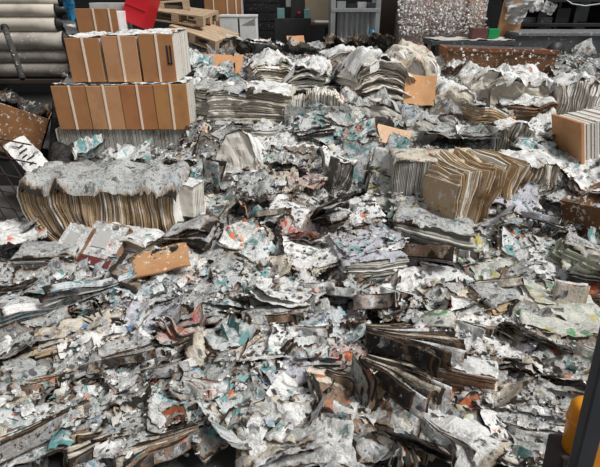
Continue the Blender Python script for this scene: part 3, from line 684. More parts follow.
flakes('paper_flakes', 455, 48, 540, 66, 6.12, 40, 14, CREAMW, t)
# hanging paper on a tan board
a = at(492, 20, 7.35); b = at(514, 20, 7.35); t = root('tan_board', ((a[0]+b[0])/2, 7.35, 0), 'tan board standing behind the metal table with grey cloth over it', 'board', (0, math.radians(4), 0))
box('panel', (b[0]-a[0], .04, at(500, -8, 7.35)[2]), CARD_L, t)
V, Fc, uv, e = compact(*sheet_data(.34, .42, 33, 1.8, 0, .5)); V = np.stack([V[:, 0]*(1+V[:, 1]*1.4)+.03, -.07-V[:, 2]*1.5, V[:, 1]+at(500, 8, 7.3)[2]], 1)
link('grey_cloth', mesh('grey_cloth', V, Fc, uv, {'edge': e*0}), TARP, t)
# dark machine counter right
a = at(514, 50, 6.9); b = at(640, 50, 6.9); W = b[0]-a[0]; zt = at(560, 36, 6.9)[2]
t = root('machine_counter', ((a[0]+b[0])/2, 7.25, 0), 'long dark grey machine counter with a round black opening', 'machine')
box('body', (W, .7, zt), DARKM, t); box('top_ledge', (W*.98, .75, .04), plain_mat('worn_grey_ledge', (.17, .175, .18), .5, (.06, .06, .06), 5, .5, flecks=.25), t, (0, .0, zt))
tube('opening', [(at(555, 52, 6.9)[0]-(a[0]+b[0])/2, -.355, at(555, 52, 6.9)[2]), (at(555, 52, 6.9)[0]-(a[0]+b[0])/2, -.34, at(555, 52, 6.9)[2])], .13, BLACK, t, 24)
V, Fc, uv, e = compact(*sheet_data(.26, .24, 35, .5, 0, .4)); V = rotz(V, .5); V = np.stack([V[:, 0], -V[:, 2], V[:, 1]], 1); p = at(585, 50, 6.86)
o = link('white_notice', mesh('white_notice', V, Fc, uv, {'edge': e*0}), PM['white']); o.location = p; tag(o, 'scorched white paper stuck to the dark machine counter', 'paper')
# dark rack far right
t = root('dark_rack', (at(565, 10, 8.4)[0], 8.5, 0), 'black steel rack behind the machine counter', 'rack')
for u in (517, 537, 573, 603): box('post', (.06, .5, 2.7), BLACK, t, (at(u, 10, 8.4)[0]-at(565, 10, 8.4)[0], 0, 0))
for v in (26, 2): box('shelf', (2.1, .6, .05), BLACK, t, (.15, 0, at(560, v, 8.4)[2]))
for k, (u0, v0, u1, v1) in enumerate(((520, 17, 552, 26), (556, 8, 570, 26))):
    frontbox('black_bin', u0, v0, u1, v1, 8.3, .3, [DARKM, BLACK][k], ['dark grey bin on the black steel rack', 'black upright bin on the black steel rack'][k], 'bin', base_z=at(560, 26, 8.4)[2]+.052)
for k, (u, v, w, l, rz) in enumerate(((536, 5, .22, .2, .2), (549, 8, .2, .16, -.4))):
    V, Fc, uv, e = compact(*sheet_data(w, l, 50+k, .8, 0, .4)); V = rotz(V, rz); V = np.stack([V[:, 0], -V[:, 2], V[:, 1]], 1); p = at(u, v, 8.12)
    o = link('hanging_paper', mesh('hanging_paper', V, Fc, uv, {'edge': e*0}), PM['white']); o.location = p; tag(o, ['pale torn paper hanging at the left on the black rack', 'pale torn paper hanging at the right on the black rack'][k], 'paper')
tag(tube('cable', [at(560, -4, 8.05), at(572, 4, 8.05), at(585, 6, 8.05), at(606, 3, 8.05)], .012, STEEL, None, 6), 'thin grey cable sagging in front of the black rack', 'cable')

# ------------------------------------------------------------------ yellow machine at the lower right
def atd(u, v, d): return EYE + ray(u, v)*d
TL_ = math.radians(-6)     # the mast stands tilted
def foot(P): return (P[0]-math.tan(TL_)*P[2], P[1], 0)
P0 = atd(580, 467, 1.1)
t = root('machine_mast', foot(P0), 'dark grey mast post of the yellow machine at the right edge', 'machine', (0, TL_, 0))
box('post', (.042, .03, 2.2), POSTM, t, (0, 0, 0), bevel=.004)
box('post_foot', (.12, .12, .03), POSTM, t, (.01, .03, 0))
box('yellow_panel', (.34, .03, 1.25), YELLOW, t, (.195, .035, .0), bevel=.006)
P1 = atd(575, 449, 1.42); zt = at(581, 401, P1[1])[2]-P1[2]
cyl = root('yellow_cylinder', tuple(P1), 'yellow round-topped cylinder behind the dark mast post', 'cylinder', (0, TL_, 0))
tube('barrel', [(0, 0, 0), (0, 0, zt-.04), (0, 0, zt-.02), (0, 0, zt-.006), (0, 0, zt)], .04, YELLOW, cyl, 24, rr=[.038, .038, .036, .028, .012])
tube('collar', [(0, 0, zt-.075), (0, 0, zt-.065)], .041, YELLOW, cyl, 24)
P2 = atd(566, 447, 1.42)
tag(box('dark_pedestal', (.075, .09, P2[2]/math.cos(TL_)), plain_mat('brown_black_rubber', (.045, .036, .034), .3, (.02, .02, .02), 5, .7), None, (foot(P2)[0]+.008, P2[1]+.01, 0), (0, TL_, 0), bevel=.008), 'dark brown pedestal under the yellow cylinder', 'pedestal')

# ------------------------------------------------------------------ newspaper packs, back to front
B = pack
B('grey-topped newspaper bundle left of the ridged twin bundles', 196, 78, 212, 120, .7, 0, 'z', 16, 'grey', 'grey', warp=.04)
B('pale ridged bundle beside the tan cartons, left of the twin bundles', 207, 80, 246, 124, .72, 4, 'z', 22, 'white', 'grey', warp=.05, jit=.08, dome=.08)
B('cream ridged bundle with split pages, right of the twin bundles', 243, 81, 291, 126, .72, -6, 'z', 24, 'cream', 'white', warp=.045, jit=.1, dome=.05)
B('domed pale bundle with upright ridged pages above a teal wrapper', 284, 91, 352, 130, .82, 0, 'x', 46, 'white', 'white', dome=.42, jit=.10, warp=.05, fan=.06, cov=False, rag=.10)
B('white burnt bundle behind the cream ridged bundle', 247, 50, 292, 86, .62, 8, 'z', 18, 'white', 'white', warp=.10, dome=.3, cov_amp=1.6, jit=.12)
B('white crumpled bundle at the crest left of the big bulging pack', 288, 58, 330, 94, .6, -8, 'z', 16, 'grey', 'white', warp=.11, dome=.25, cov_amp=1.8, jit=.14)
B('big bulging pale pack of pages at the top of the heap', 346, 46, 400, 108, .66, 14, 'z', 34, 'white', 'white', warp=.10, dome=.3, lean=.06, cov_amp=1.2, jit=.1)
B('smooth cream pack with a shaded side right of the big bulging pack', 386, 36, 442, 96, .62, -14, 'y', 18, 'white', 'cream', warp=.09, dome=.3, cov_amp=1.0, lean=-.1, jit=.06, cov_over=1.2)
B('low white pack behind the big bulging pack', 322, 40, 362, 68, .5, 10, 'z', 12, 'white', 'white', warp=.06, dome=.3)
B('round white pack beside the long brown crate', 468, 66, 502, 100, .7, 10, 'y', 16, 'white', 'white', warp=.09, dome=.35, cov_amp=1.4)
B('crumbling pale bundle in front of the long brown crate', 498, 66, 560, 108, .6, -6, 'y', 18, 'cream', 'white', warp=.12, dome=.25, cov_amp=1.8, jit=.12)
B('large white bundle at the right edge above the upright carton', 556, 74, 604, 118, .75, -8, 'x', 22, 'white', 'white', warp=.06, dome=.15, cov_amp=1.0)
B('small cream bundle left of the round white pack', 436, 78, 470, 112, .6, 0, 'y', 12, 'cream', 'white', warp=.07, dome=.25, cov_amp=1.0)
B('tilted brown-edged bundle under the round white pack', 464, 104, 502, 138, .75, 14, 'z', 14, 'tan', 'grey', warp=.05, jit=.1, tilt=(0, 12))
B('small squat cream bundle in front of the crumbling pale bundle', 496, 118, 532, 152, .65, -6, 'x', 16, 'cream', 'white', warp=.05, dome=.1)
B('white-topped brown bundle at the foot of the crumbling pale bundle', 512, 92, 560, 124, .6, -12, 'z', 14, 'brown', 'white', warp=.05, tilt=(0, -8))
B('rounded sooty bundle left of the tilted brown-edged bundle', 432, 104, 466, 136, .6, -10, 'y', 14, 'grey', 'dark', warp=.08, dome=.3, cov_amp=1.5)
B('crumpled grey bundle between the domed bundle and the tan square card', 352, 92, 400, 128, .55, 0, 'y', 14, 'grey', 'grey', warp=.12, dome=.3, cov_amp=1.9)
B('low grey bundle behind the flat upright-page stack', 400, 108, 436, 142, .55, 8, 'y', 12, 'grey', 'grey', warp=.1, dome=.25, cov_amp=1.5)
B('flat newspaper stack with upright page edges and a pale top', 392, 148, 474, 206, .74, -3, 'x', 52, 'grey', 'cream', jit=.03, warp=.012, cov_amp=.25, torn=.15)
B('arched pack of pages with a brown scorched back', 424, 158, 512, 226, .66, 24, 'x', 84, 'tan', 'cream', arch=.22, jit=.10, warp=.05, lean=.24, fan=.10, cov=False, rag=.03, thick=.9)
B('pale curved pages at the right end of the arched pack', 488, 152, 546, 204, .66, 8, 'x', 48, 'cream', 'white', arch=.1, jit=.10, warp=.05, lean=.15, fan=.12, cov_amp=.8, rag=.03, torn=.6, thick=.9)
B('huge leaning newspaper stack with fanned page edges below the cartons', 32, 158, 184, 244, .64, -2, 'x', 120, 'tan', 'grey', jit=.05, warp=.035, cov_amp=1.5, torn=.3, sink=.04, cov_over=1.14, xf=lambda x, z: x + np.where(x < 0, -x*2, 0)**1.5*(.16*(1-z)**1.2 - .10*np.sin(np.pi*np.clip(z, 0, 1))) + .03*np.sin(x*9)*z)
B('white folded paper packet at the right end of the huge stack', 160, 178, 198, 211, .72, -14, 'y', 14, 'white', 'white', jit=.03, warp=.015, tilt=(-8, 0), cov_amp=.3, torn=.1, at_y=3.32)
B('half-moon white pack with scorched rim in the middle of the heap', 218, 134, 262, 186, .7, -12, 'y', 12, 'white', 'white', dome=.5, warp=.06, tilt=(-14, 0), jit=.06, cov_amp=1.0)
B('small sooty pack below the pale ridged bundle', 214, 120, 252, 142, .7, 0, 'z', 12, 'grey', 'grey', warp=.03)
B('sooty grey pack right of the small sooty pack', 252, 124, 290, 148, .7, 4, 'z', 10, 'grey', 'grey', warp=.03)
B('dark upright pack standing in for a shaded gap beside the printed magazines', 322, 156, 342, 194, .8, 20, 'x', 16, 'dark', 'white', warp=.05, tilt=(0, 18), jit=.1)  # its dark pages stand in for the shade of a gap
B('dark-sided block of newspapers with a pale top at the far left', 18, 240, 78, 278, .55, 4, 'z', 16, 'dark', 'grey', jit=.03, warp=.012, cov_amp=.35, torn=.15)
B('curved stack of pages behind the pale label magazines', 98, 226, 162, 262, .6, -26, 'z', 16, 'cream', 'white', jit=.08, warp=.03, cov_amp=.6)
B('long grey newspaper stack with ridged page ends in the middle', 392, 208, 470, 258, .55, -16, 'z', 22, 'grey', 'grey', jit=.10, warp=.03, tilt=(0, 8), cov_amp=.5)
B('grey layered stack under a pale sheet, centre right', 338, 240, 404, 286, .5, 12, 'z', 14, 'grey', 'lilac', jit=.05, warp=.025, cov_amp=.4)
B('brown-edged thick stack with ash on top at the right', 478, 278, 568, 322, .42, 12, 'z', 12, 'tan', 'grey', jit=.07, warp=.04, cov_amp=.6)
B('flat pile of magazines with an orange edge at the right margin', 556, 268, 606, 302, .35, -8, 'z', 8, 'brown', 'green', jit=.04, warp=.015, cov_amp=.3)
B('green-white magazine pile with bent cover at lower right', 528, 298, 606, 362, .35, -14, 'z', 8, 'green', 'green', jit=.05, warp=.03, cov_amp=.5)
B('greenish magazine stack sliding down beside the dark box flap', 556, 238, 606, 284, .6, -34, 'z', 14, 'green', 'grey', jit=.1, warp=.03, tilt=(0, 18), cov_amp=.5)
B('pinkish block of pages at the right end of the charred fan', 432, 366, 492, 402, .75, -18, 'z', 12, 'brown', 'white', jit=.05, warp=.015, sink=.0, cov_amp=.4)
B('pale folded newspaper pile at the bottom right', 428, 420, 492, 470, .3, -30, 'z', 6, 'cream', 'white', jit=.05, warp=.02, cov_amp=.5, torn=.1)
B('beige layered bundle at the left of the foreground', 40, 318, 108, 362, .45, 24, 'z', 10, 'tan', 'cream', jit=.1, warp=.03, cov_amp=.5)
B('thin grey bundle with blue print left of the foreground', 74, 318, 140, 348, .5, 0, 'z', 9, 'dark', 'blue', jit=.1, warp=.03, cov_amp=.5)
B('greenish bundle with a red rim in the lower left', 160, 388, 232, 420, .5, -10, 'z', 10, 'green', 'grey', jit=.1, warp=.03, cov_amp=.6)

# teal wrapper of the domed bundle
p = on(318, 131); k = mpp(p)
t = root('teal_bundle', (p[0], p[1]-.01, p[2]-.08), 'teal-grey bundle front below the domed pale bundle', 'newspaper bundle')
V, Fc, uv, e = compact(*sheet_data(66*k, 22*k, 3, .3, 0, .3)); link('wrapper', mesh('wrapper', np.stack([V[:, 0], -V[:, 2]-.02, V[:, 1]+.22], 1), Fc, uv, {'edge': e*.3}), PM['grey'], t)
box('paper_block', (62*k, .12, 20*k+.06), plain_mat('grey_teal_paper', (.22, .28, .28), .4, (.12, .14, .14), 8, .9), t, (0, .055, .06))

# ------------------------------------------------------------------ cardboard
board('brown cardboard piece on burnt paper right of the tan cartons', 222, 70, .52, .36, -6, (34, 0), CARD_L, .06)
board('bright tan square card leaning on the smooth cream pack', 418, 108, .33, .32, -8, (62, 4), CARD_O, .19)
board('small tan card lying above the flat upright-page stack', 391, 152, .33, .32, -16, (14, 8), CARD_P, .15)
board('orange-tan cardboard flap in front of the curved stack', 158, 279, .45, .25, 16, (10, -5), CARD_F, .135)
board('small tan cardboard at the crest behind the white bundle', 296, 46, .24, .2, 10, (40, 0), CARD_L, .05)
t = root('upright_carton', (at(585, 168, 4.0)[0]+.19, 4.25, at(580, 170, 4.05)[2]), 'upright tan carton full of newspapers at the right edge', 'carton', (math.radians(-4), math.radians(-14), math.radians(2)))
box('card_panel', (.03, .5, .48), CARD_L, t, (-.2, 0, 0), bevel=.004)
r_ = random.Random(3)
V, Fc, T, E, U = slabs(22, 4, 4, lambda s, a, h: np.stack([np.zeros_like(a)+s*.5-.18, a*.48, h*.46], -1), r_, .03)
b = link('pages', mesh('pages', V, Fc, U, {'tone': T, 'edge': E}, smooth=False), PG['white'], t); b['kind'] = 'stuff'
t = openbox('scorched_box', 'dark brown open cardboard box at the right edge', (.6, .5, .3), on(606, 232)+np.array([.12, .1, -.02]), (-10, -8, 28), CARD_D, cat='box')
box('flap', (.5, .012, .2), CARD_D, t, (-.02, -.30, .2), (math.radians(-50), 0, 0), bevel=.002)

# ------------------------------------------------------------------ magazines with pale labels and red/green bands
def magazine(label, u, v, w, l, yaw, tilt, band, th=.05):
    P = on(u, v); P[2] += .15
    t = root('magazine_bundle', P, label, 'magazine', (math.radians(tilt[0]), math.radians(tilt[1]), math.radians(yaw)))
    r = random.Random(int(u)); V, Fc, T, E, U = slabs(9, 4, 4, lambda s, a, h: np.stack([(h-.5)*w, a*l, np.zeros_like(a)+s*th-th], -1), r, .03)
    b = link('pages', mesh('pages', V, Fc, U, {'tone': T, 'edge': E}, smooth=False), PG['brown'], t); b['kind'] = 'stuff'
    V, Fc, uv, e = compact(*sheet_data(w, l, int(u), .12, 0, .1)); V[:, 2] += .006
    cv = link('cover', mesh('cover', V, Fc, uv, {'edge': e*.5}), PM['white'], t)
    box('colour_band', (w*.98, l*.17, .004), band, cv, (0, -l*.36, .013), bevel=.001)
    box('label_panel', (w*.42, w*.42, .003), TARP, cv, (-w*.05, l*.12, .012), bevel=.001)
    return t
BANDR = plain_mat('dark_red_print', (.16, .035, .03), .4, (.03, .03, .03), 12, .6); BANDG = plain_mat('dark_green_print', (.07, .13, .07), .4, (.03, .03, .03), 12, .6)
magazine('pale magazine bundle with dark red band nearest the dark-sided block', 76, 262, .24, .30, -28, (38, 0), BANDR)
magazine('pale magazine bundle with red and green band left of the cardboard flap', 106, 264, .30, .34, -22, (38, 0), BANDR)

# ------------------------------------------------------------------ fanned papers
fan('large charred fan of pages with black gaps in the foreground right', 364, 352, .10, .52, -4, 13, -12, 34, (-.5, .3), ('char', 'cream', 'char', 'char', 'white', 'char'), .009, .14, (70, 0), step=.009)
fan('second charred fan spreading toward the viewer below the large fan', 366, 380, .10, .44, -28, 11, -12, 28, (-.4, .2), ('char', 'char', 'cream', 'char', 'white'), .009, .13, (68, 0), step=.010)
fan('small wavy fan of red and teal pages above the large charred fan', 352, 320, .09, .30, 4, 11, -20, 34, (-.6, .3), ('red', 'teal', 'orange', 'char', 'teal'), .006, .13, (52, 0), wave=.6, step=.006)
fan('brown striped fan with rounded page ends in the lower left', 146, 440, .06, .30, 184, 12, -30, 26, (-.3, .5), ('cream', 'brown', 'cream', 'char'), .011, .08, (-68, 0), step=.008)
fan('charred brown fan of pages at the lower left corner', 92, 412, .07, .52, 212, 13, -18, 18, (-.2, .2), ('char', 'brown', 'dark', 'cream', 'char'), .009, .07, (-64, 0), step=.009)
fan('tan striped fan of pages at the bottom edge left of centre', 200, 440, .06, .36, 196, 13, -30, 22, (-.2, .5), ('brown', 'cream', 'brown', 'char'), .010, .08, (-66, 0), step=.008)
fan('dark fan of charred pages below the long grey stack', 404, 266, .10, .38, -16, 12, -14, 44, (-.8, -.2), ('char', 'brown', 'dark', 'char', 'white'), .009, .13, (58, 0), step=.007)
fan('fine fan of grey page ends in the middle of the heap', 326, 298, .06, .28, -14, 12, -30, 40, (-.6, .2), ('grey', 'dark', 'white'), .006, .05, (50, 0), step=.005)
fan('grey curled double page below the arched pack', 480, 232, .16, .32, -34, 4, 8, 30, (-.6, .2), ('lilac', 'char', 'grey'), .007, .03, step=.014)
fan('grey tented open magazine behind the cardboard flap', 172, 250, .26, .36, -8, 5, 16, 26, (-.9, -.3), ('dark', 'grey', 'grey'), .008, .14)
fan('curled pale pages with teal print under the white packet', 148, 238, .16, .30, 14, 6, 6, 50, (-.8, 1.0), ('white', 'grey', 'teal'), .006, .10)
fan('leaning dark pages right of the pale tented sheet', 318, 228, .22, .28, -48, 7, 20, 46, (-.8, -.2), ('dark', 'char', 'grey'), .006, .10)
fan('pale blue striped pages at the far left of the foreground', 84, 312, .06, .50, 220, 7, -8, 12, (-.2, .2), ('blue', 'white', 'teal', 'grey'), .009, .09, (-30, 0), step=.010)
fan('long pale page strips slanting through the left foreground', 134, 292, .05, .60, 221, 6, -6, 10, (-.1, .1), ('white', 'blue', 'white', 'dark'), .009, .10, (-30, 0), step=.010)
fan('burnt fan of pages in the centre foreground', 352, 412, .20, .24, 20, 7, 12, 70, (-1.6, .6), ('brown', 'red', 'grey', 'char'), .005, .02)
fan('torn page fan above the pinkish block of pages', 398, 336, .16, .34, -16, 5, 6, 30, (-.6, -.1), ('green', 'orange', 'white', 'blue'), .006, .05)
fan('white fan of folded pages at the lower right', 470, 398, .22, .28, -46, 6, 4, 26, (-.6, .1), ('white', 'green', 'cream'), .006, .02)
fan('leafing fan of grey pages left of the burnt centre', 150, 296, .22, .30, 170, 6, 4, 40, (-1.0, .2), ('grey', 'white', 'dark'), .005, .01)
fan('printed magazine folded open below the tan card', 376, 192, .22, .36, 58, 5, 20, 62, (-.6, .2), ('teal', 'white', 'green'), .006, .02)
fan('printed magazine with red picture leaning in the middle of the heap', 350, 184, .26, .36, 72, 5, 22, 54, (-.8, .2), ('orange', 'teal', 'dark'), .006, .02)
fan('tall curled dark leaf in the left of the middle heap', 212, 196, .18, .30, 60, 4, 30, 80, (-1.2, .4), ('teal', 'white', 'dark'), .005, .02)
fan('folded white newspaper at the left edge of the heap', 6, 246, .26, .36, 24, 4, 8, 44, (-1.4, -.4), ('white', 'grey'), .006, .02)
fan('layered scorched pages behind the centre sheet', 262, 258, .18, .36, 176, 7, 2, 24, (-.5, .1), ('cream', 'brown', 'white'), .006, .0)
fan('bent striped pages on the green-white magazine pile', 560, 334, .18, .26, 66, 6, 20, 60, (-.8, .3), ('green', 'white', 'cream'), .006, .05)

# ------------------------------------------------------------------ loose sheets placed as seen
S = sheet
for a in [
 # u, v, w, l, yaw, mat, lift, amp, curl, torn
 (172, 168, .4, .26, 12, 'teal', .03, 1.0, 0, .5), (92, 164, .28, .2, 30, 'teal', .06, 1.4, .5, .2), (135, 162, .36, .2, 0, 'teal', .04, 1.5, .2, .3),
 (190, 200, .40, .42, 24, 'teal', .06, .5, .2, .2), (214, 215, .38, .34, -16, 'teal', .04, .6, .1, .3), (290, 224, .34, .36, -28, 'white', .08, .5, 0, .2), (316, 268, .44, .36, 14, 'white', .06, .6, 0, .25),
 (366, 262, .48, .32, 18, 'lilac', .12, .4, 0, .1), (356, 232, .42, .26, 16, 'white', .10, .4, 0, .1), (505, 208, .46, .42, -20, 'lilac', .08, .6, 0, .2), (536, 196, .36, .30, 30, 'teal', .06, .9, 0, .4), (556, 168, .4, .34, -10, 'teal', .05, .9, 0, .4),
 (500, 250, .40, .34, 10, 'orange', .05, .9, 0, .4), (470, 268, .34, .28, 20, 'green', .05, .8, 0, .4), (520, 262, .40, .3, -14, 'teal', .05, .7, 0, .4), (448, 292, .40, .34, -20, 'white', .05, .6, 0, .3), (418, 300, .22, .30, 10, 'white', .06, .8, 0, .3),
 (20, 246, .44, .38, 20, 'white', .08, 1.0, 0, .3), (14, 290, .42, .34, 10, 'grey', .04, 1.0, 0, .4), (60, 292, .5, .3, 16, 'grey', .04, .9, 0, .4),
 (200, 258, .40, .30, -16, 'grey', .05, .7, 0, .3), (214, 244, .34, .26, 10, 'grey', .06, .9, 0, .4), (246, 244, .30, .30, 35, 'orange', .05, .9, 0, .3), (252, 262, .28, .24, -24, 'teal', .05, .9, 0, .3), (240, 286, .40, .3, 12, 'teal', .04, 1.0, 0, .4),
 (336, 130, .6, .34, -20, 'orange', .14, .6, 0, .3), (312, 140, .4, .3, 14, 'grey', .10, .8, 0, .3), 
 (148, 306, .36, .26, 20, 'blue', .04, .7, 0, .3), (36, 310, .5, .2, 28, 'blue', .05, .5, 0, .2), (100, 300, .46, .16, 30, 'blue', .06, .4, 0, .2), (156, 330, .34, .26, 8, 'lilac', .05, .5, 0, .3),
 (128, 330, .30, .24, -20, 'grey', .05, .8, 0, .4), (96, 348, .4, .28, 26, 'cream', .04, .8, 0, .4), (40, 350, .44, .36, 34, 'grey', .04, .9, 0, .4), (30, 380, .42, .36, 10, 'dark', .03, .9, 0, .4), (60, 384, .44, .34, 24, 'grey', .04, 1.1, 0, .5),
 (100, 372, .40, .36, 28, 'white', .05, 1.0, 0, .4), (132, 372, .36, .4, 50, 'grey', .05, 1.1, 0, .4), (182, 346, .28, .26, 10, 'red', .05, 1.4, .2, .5), (168, 318, .30, .24, -10, 'grey', .04, 1.2, 0, .4), (206, 320, .34, .3, 20, 'grey', .05, 1.2, 0, .5), (236, 312, .34, .3, -14, 'teal', .04, 1.1, 0, .5),
 (258, 300, .3, .26, 15, 'orange', .05, 1.0, 0, .4), (286, 306, .42, .32, 22, 'white', .07, .6, .2, .2), (302, 330, .3, .28, -20, 'grey', .05, 1.2, 0, .5), (324, 346, .34, .28, 14, 'blue', .05, 1.2, 0, .5), (270, 330, .34, .22, 10, 'grey', .05, .8, 0, .4),
 (254, 358, .46, .34, 6, 'white', .06, .35, 0, .2), (230, 350, .30, .3, 40, 'teal', .05, .8, .1, .3), (296, 362, .34, .3, -10, 'white', .05, .7, 0, .4), (320, 374, .24, .16, 8, 'teal', .06, .4, 0, .4), (345, 364, .24, .2, 0, 'red', .05, 1.1, 0, .4), (222, 368, .3, .26, -12, 'cream', .04, .8, 0, .4),
 (250, 392, .34, .28, -4, 'grey', .05, 1.3, 0, .5), (284, 392, .3, .3, 30, 'lilac', .05, 1.2, 0, .4), (205, 395, .30, .26, 10, 'grey', .05, 1.0, 0, .4), (190, 412, .3, .3, 24, 'grey', .05, 1.2, 0, .4), (150, 398, .34, .3, 34, 'grey', .04, 1.2, 0, .4),
 (262, 420, .36, .34, 40, 'teal', .06, .8, 0, .2), (244, 438, .3, .3, 32, 'teal', .07, .5, .2, .1), (290, 424, .34, .4, -20, 'white', .06, 1.1, 0, .4), (316, 440, .36, .42, -10, 'white', .06, 1.4, 0, .5), (280, 452, .36, .3, 14, 'white', .06, 1.2, 0, .4), (340, 408, .3, .26, 10, 'brown', .07, 1.3, 0, .5),
 (362, 428, .28, .3, -20, 'brown', .05, 1.4, 0, .5), (380, 452, .3, .28, 10, 'grey', .05, 1.3, 0, .5), (396, 438, .26, .3, -26, 'orange', .05, .9, 0, .4), (416, 446, .34, .3, -30, 'grey', .05, .9, 0, .3), (350, 456, .34, .3, 22, 'grey', .04, 1.3, 0, .5),
 (455, 440, .34, .42, 36, 'white', .07, .4, 0, .1), (480, 425, .26, .26, -30, 'orange', .06, .6, 0, .3), (502, 402, .36, .34, 10, 'grey', .04, .9, 0, .4), (525, 420, .44, .22, -8, 'grey', .06, .6, 0, .3), (515, 436, .44, .26, -4, 'white', .06, .7, 0, .3), (500, 452, .4, .26, -12, 'green', .05, .7, 0, .3), (536, 452, .34, .3, 6, 'grey', .05, .6, 0, .3),
 (486, 352, .46, .4, 16, 'white', .04, .8, 0, .5), (514, 368, .42, .36, -20, 'white', .04, .9, 0, .5), (500, 330, .44, .3, 8, 'grey', .04, .7, 0, .4), (472, 330, .34, .28, -12, 'white', .05, .9, 0, .4), (556, 386, .42, .36, -26, 'orange', .06, .5, 0, .2), (572, 372, .34, .3, 10, 'grey', .03, .8, 0, .4), (530, 350, .36, .3, -34, 'grey', .06, .6, .1, .3),
 (426, 330, .3, .26, -30, 'orange', .06, .9, 0, .4), (452, 316, .34, .28, 14, 'grey', .05, .8, 0, .4), (396, 318, .3, .26, 20, 'white', .05, .9, 0, .4), (372, 302, .34, .28, -14, 'grey', .05, 1.1, 0, .4), (440, 348, .36, .26, -14, 'white', .07, .7, 0, .3),
 (500, 300, .46, .3, 14, 'grey', .06, .6, 0, .3), (540, 280, .42, .3, -10, 'white', .05, .6, 0, .3), (490, 284, .36, .26, 6, 'green', .06, .5, 0, .3), (584, 288, .4, .3, -10, 'green', .10, .3, 0, .1), (556, 316, .42, .3, -8, 'green', .10, .4, 0, .15),
 (196, 300, .4, .3, 12, 'grey', .04, 1.0, 0, .4), (180, 284, .34, .26, -6, 'orange', .04, 1.0, 0, .4), (218, 276, .36, .28, 10, 'grey', .04, 1.1, 0, .5), (270, 280, .34, .24, -8, 'cream', .05, .9, 0, .4), (300, 246, .3, .26, 20, 'red', .05, 1.2, 0, .5), (338, 252, .3, .24, -20, 'dark', .05, 1.2, 0, .5),
 (236, 188, .36, .3, 20, 'grey', .07, 1.2, 0, .5), (262, 196, .4, .3, -12, 'grey', .07, 1.4, 0, .5), (286, 200, .3, .26, 10, 'cream', .06, 1.2, 0, .5), (256, 176, .3, .3, 40, 'teal', .08, .9, 0, .4), (290, 172, .4, .34, -14, 'grey', .06, 1.4, 0, .5), (306, 190, .3, .26, 10, 'red', .05, 1.4, 0, .5),
 (196, 168, .4, .34, 20, 'grey', .08, 1.3, 0, .5), (200, 144, .4, .3, 0, 'dark', .06, 1.4, 0, .5), (276, 150, .4, .3, 14, 'white', .07, 1.3, 0, .5), (300, 156, .34, .3, -20, 'dark', .05, 1.3, 0, .5), (425, 196, .3, .3, 10, 'white', .05, 1.1, 0, .4), (414, 222, .4, .26, -14, 'grey', .05, 1.0, 0, .5),
 (196, 70, .5, .4, 10, 'teal', .08, 1.6, 0, .5), (200, 98, .4, .4, 0, 'white', .08, 1.6, 0, .5), (232, 46, .6, .4, 10, 'cream', .1, 1.0, 0, .3), (262, 42, .6, .4, -16, 'white', .08, 1.2, 0, .4), (214, 82, .5, .3, 10, 'teal', .08, 1.4, 0, .5), (222, 60, .4, .4, 10, 'dark', .06, 1.6, 0, .5),
 (310, 52, .6, .4, 6, 'grey', .06, 1.8, 0, .5), (330, 80, .5, .4, 16, 'dark', .06, 2.0, 0, .5), (340, 48, .5, .4, 6, 'char', .12, 2.0, 0, .5), (372, 42, .6, .4, 6, 'char', .14, 2.0, 0, .5), (452, 70, .5, .4, 0, 'white', .06, 1.8, 0, .5), (574, 78, .6, .34, 10, 'grey', .0, 1.8, 0, .5), (592, 80, .5, .34, -10, 'dark', .0, 1.8, 0, .5),
 (545, 140, .4, .4, 10, 'white', .06, 1.6, 0, .5), (452, 138, .6, .3, -4, 'grey', .08, .9, 0, .4), (480, 146, .5, .3, 6, 'white', .07, .9, 0, .4), (532, 160, .4, .34, -20, 'teal', .06, 1.2, 0, .5), (584, 186, .5, .4, 14, 'white', .06, 1.0, 0, .5), (560, 204, .4, .3, 30, 'grey', .05, 1.0, 0, .5), (410, 130, .5, .4, 10, 'grey', .05, 1.6, 0, .5), (358, 118, .4, .3, 0, 'orange', .08, 1.2, 0, .5),
 (10, 330, .4, .3, 20, 'grey', .03, 1.0, 0, .4), (8, 360, .4, .3, 0, 'dark', .03, .8, 0, .4), (12, 400, .36, .3, 30, 'grey', .03, .8, 0, .4), (24, 415, .3, .22, -10, 'cream', .05, 1.0, 0, .4), (110, 405, .34, .3, 20, 'grey', .04, 1.2, 0, .5), (60, 448, .4, .3, 30, 'teal', .05, .9, 0, .4), (20, 446, .3, .3, 10, 'teal', .05, .8, 0, .4), (110, 455, .4, .3, 30, 'grey', .06, 1.0, 0, .4), (72, 430, .26, .22, -40, 'orange', .06, .8, 0, .4),
 (180, 430, .26, .22, 10, 'teal', .07, .8, 0, .4), (210, 440, .26, .3, 40, 'dark', .04, 1.2, 0, .5), (230, 410, .3, .26, 10, 'grey', .05, 1.0, 0, .4),
]: S(*a)
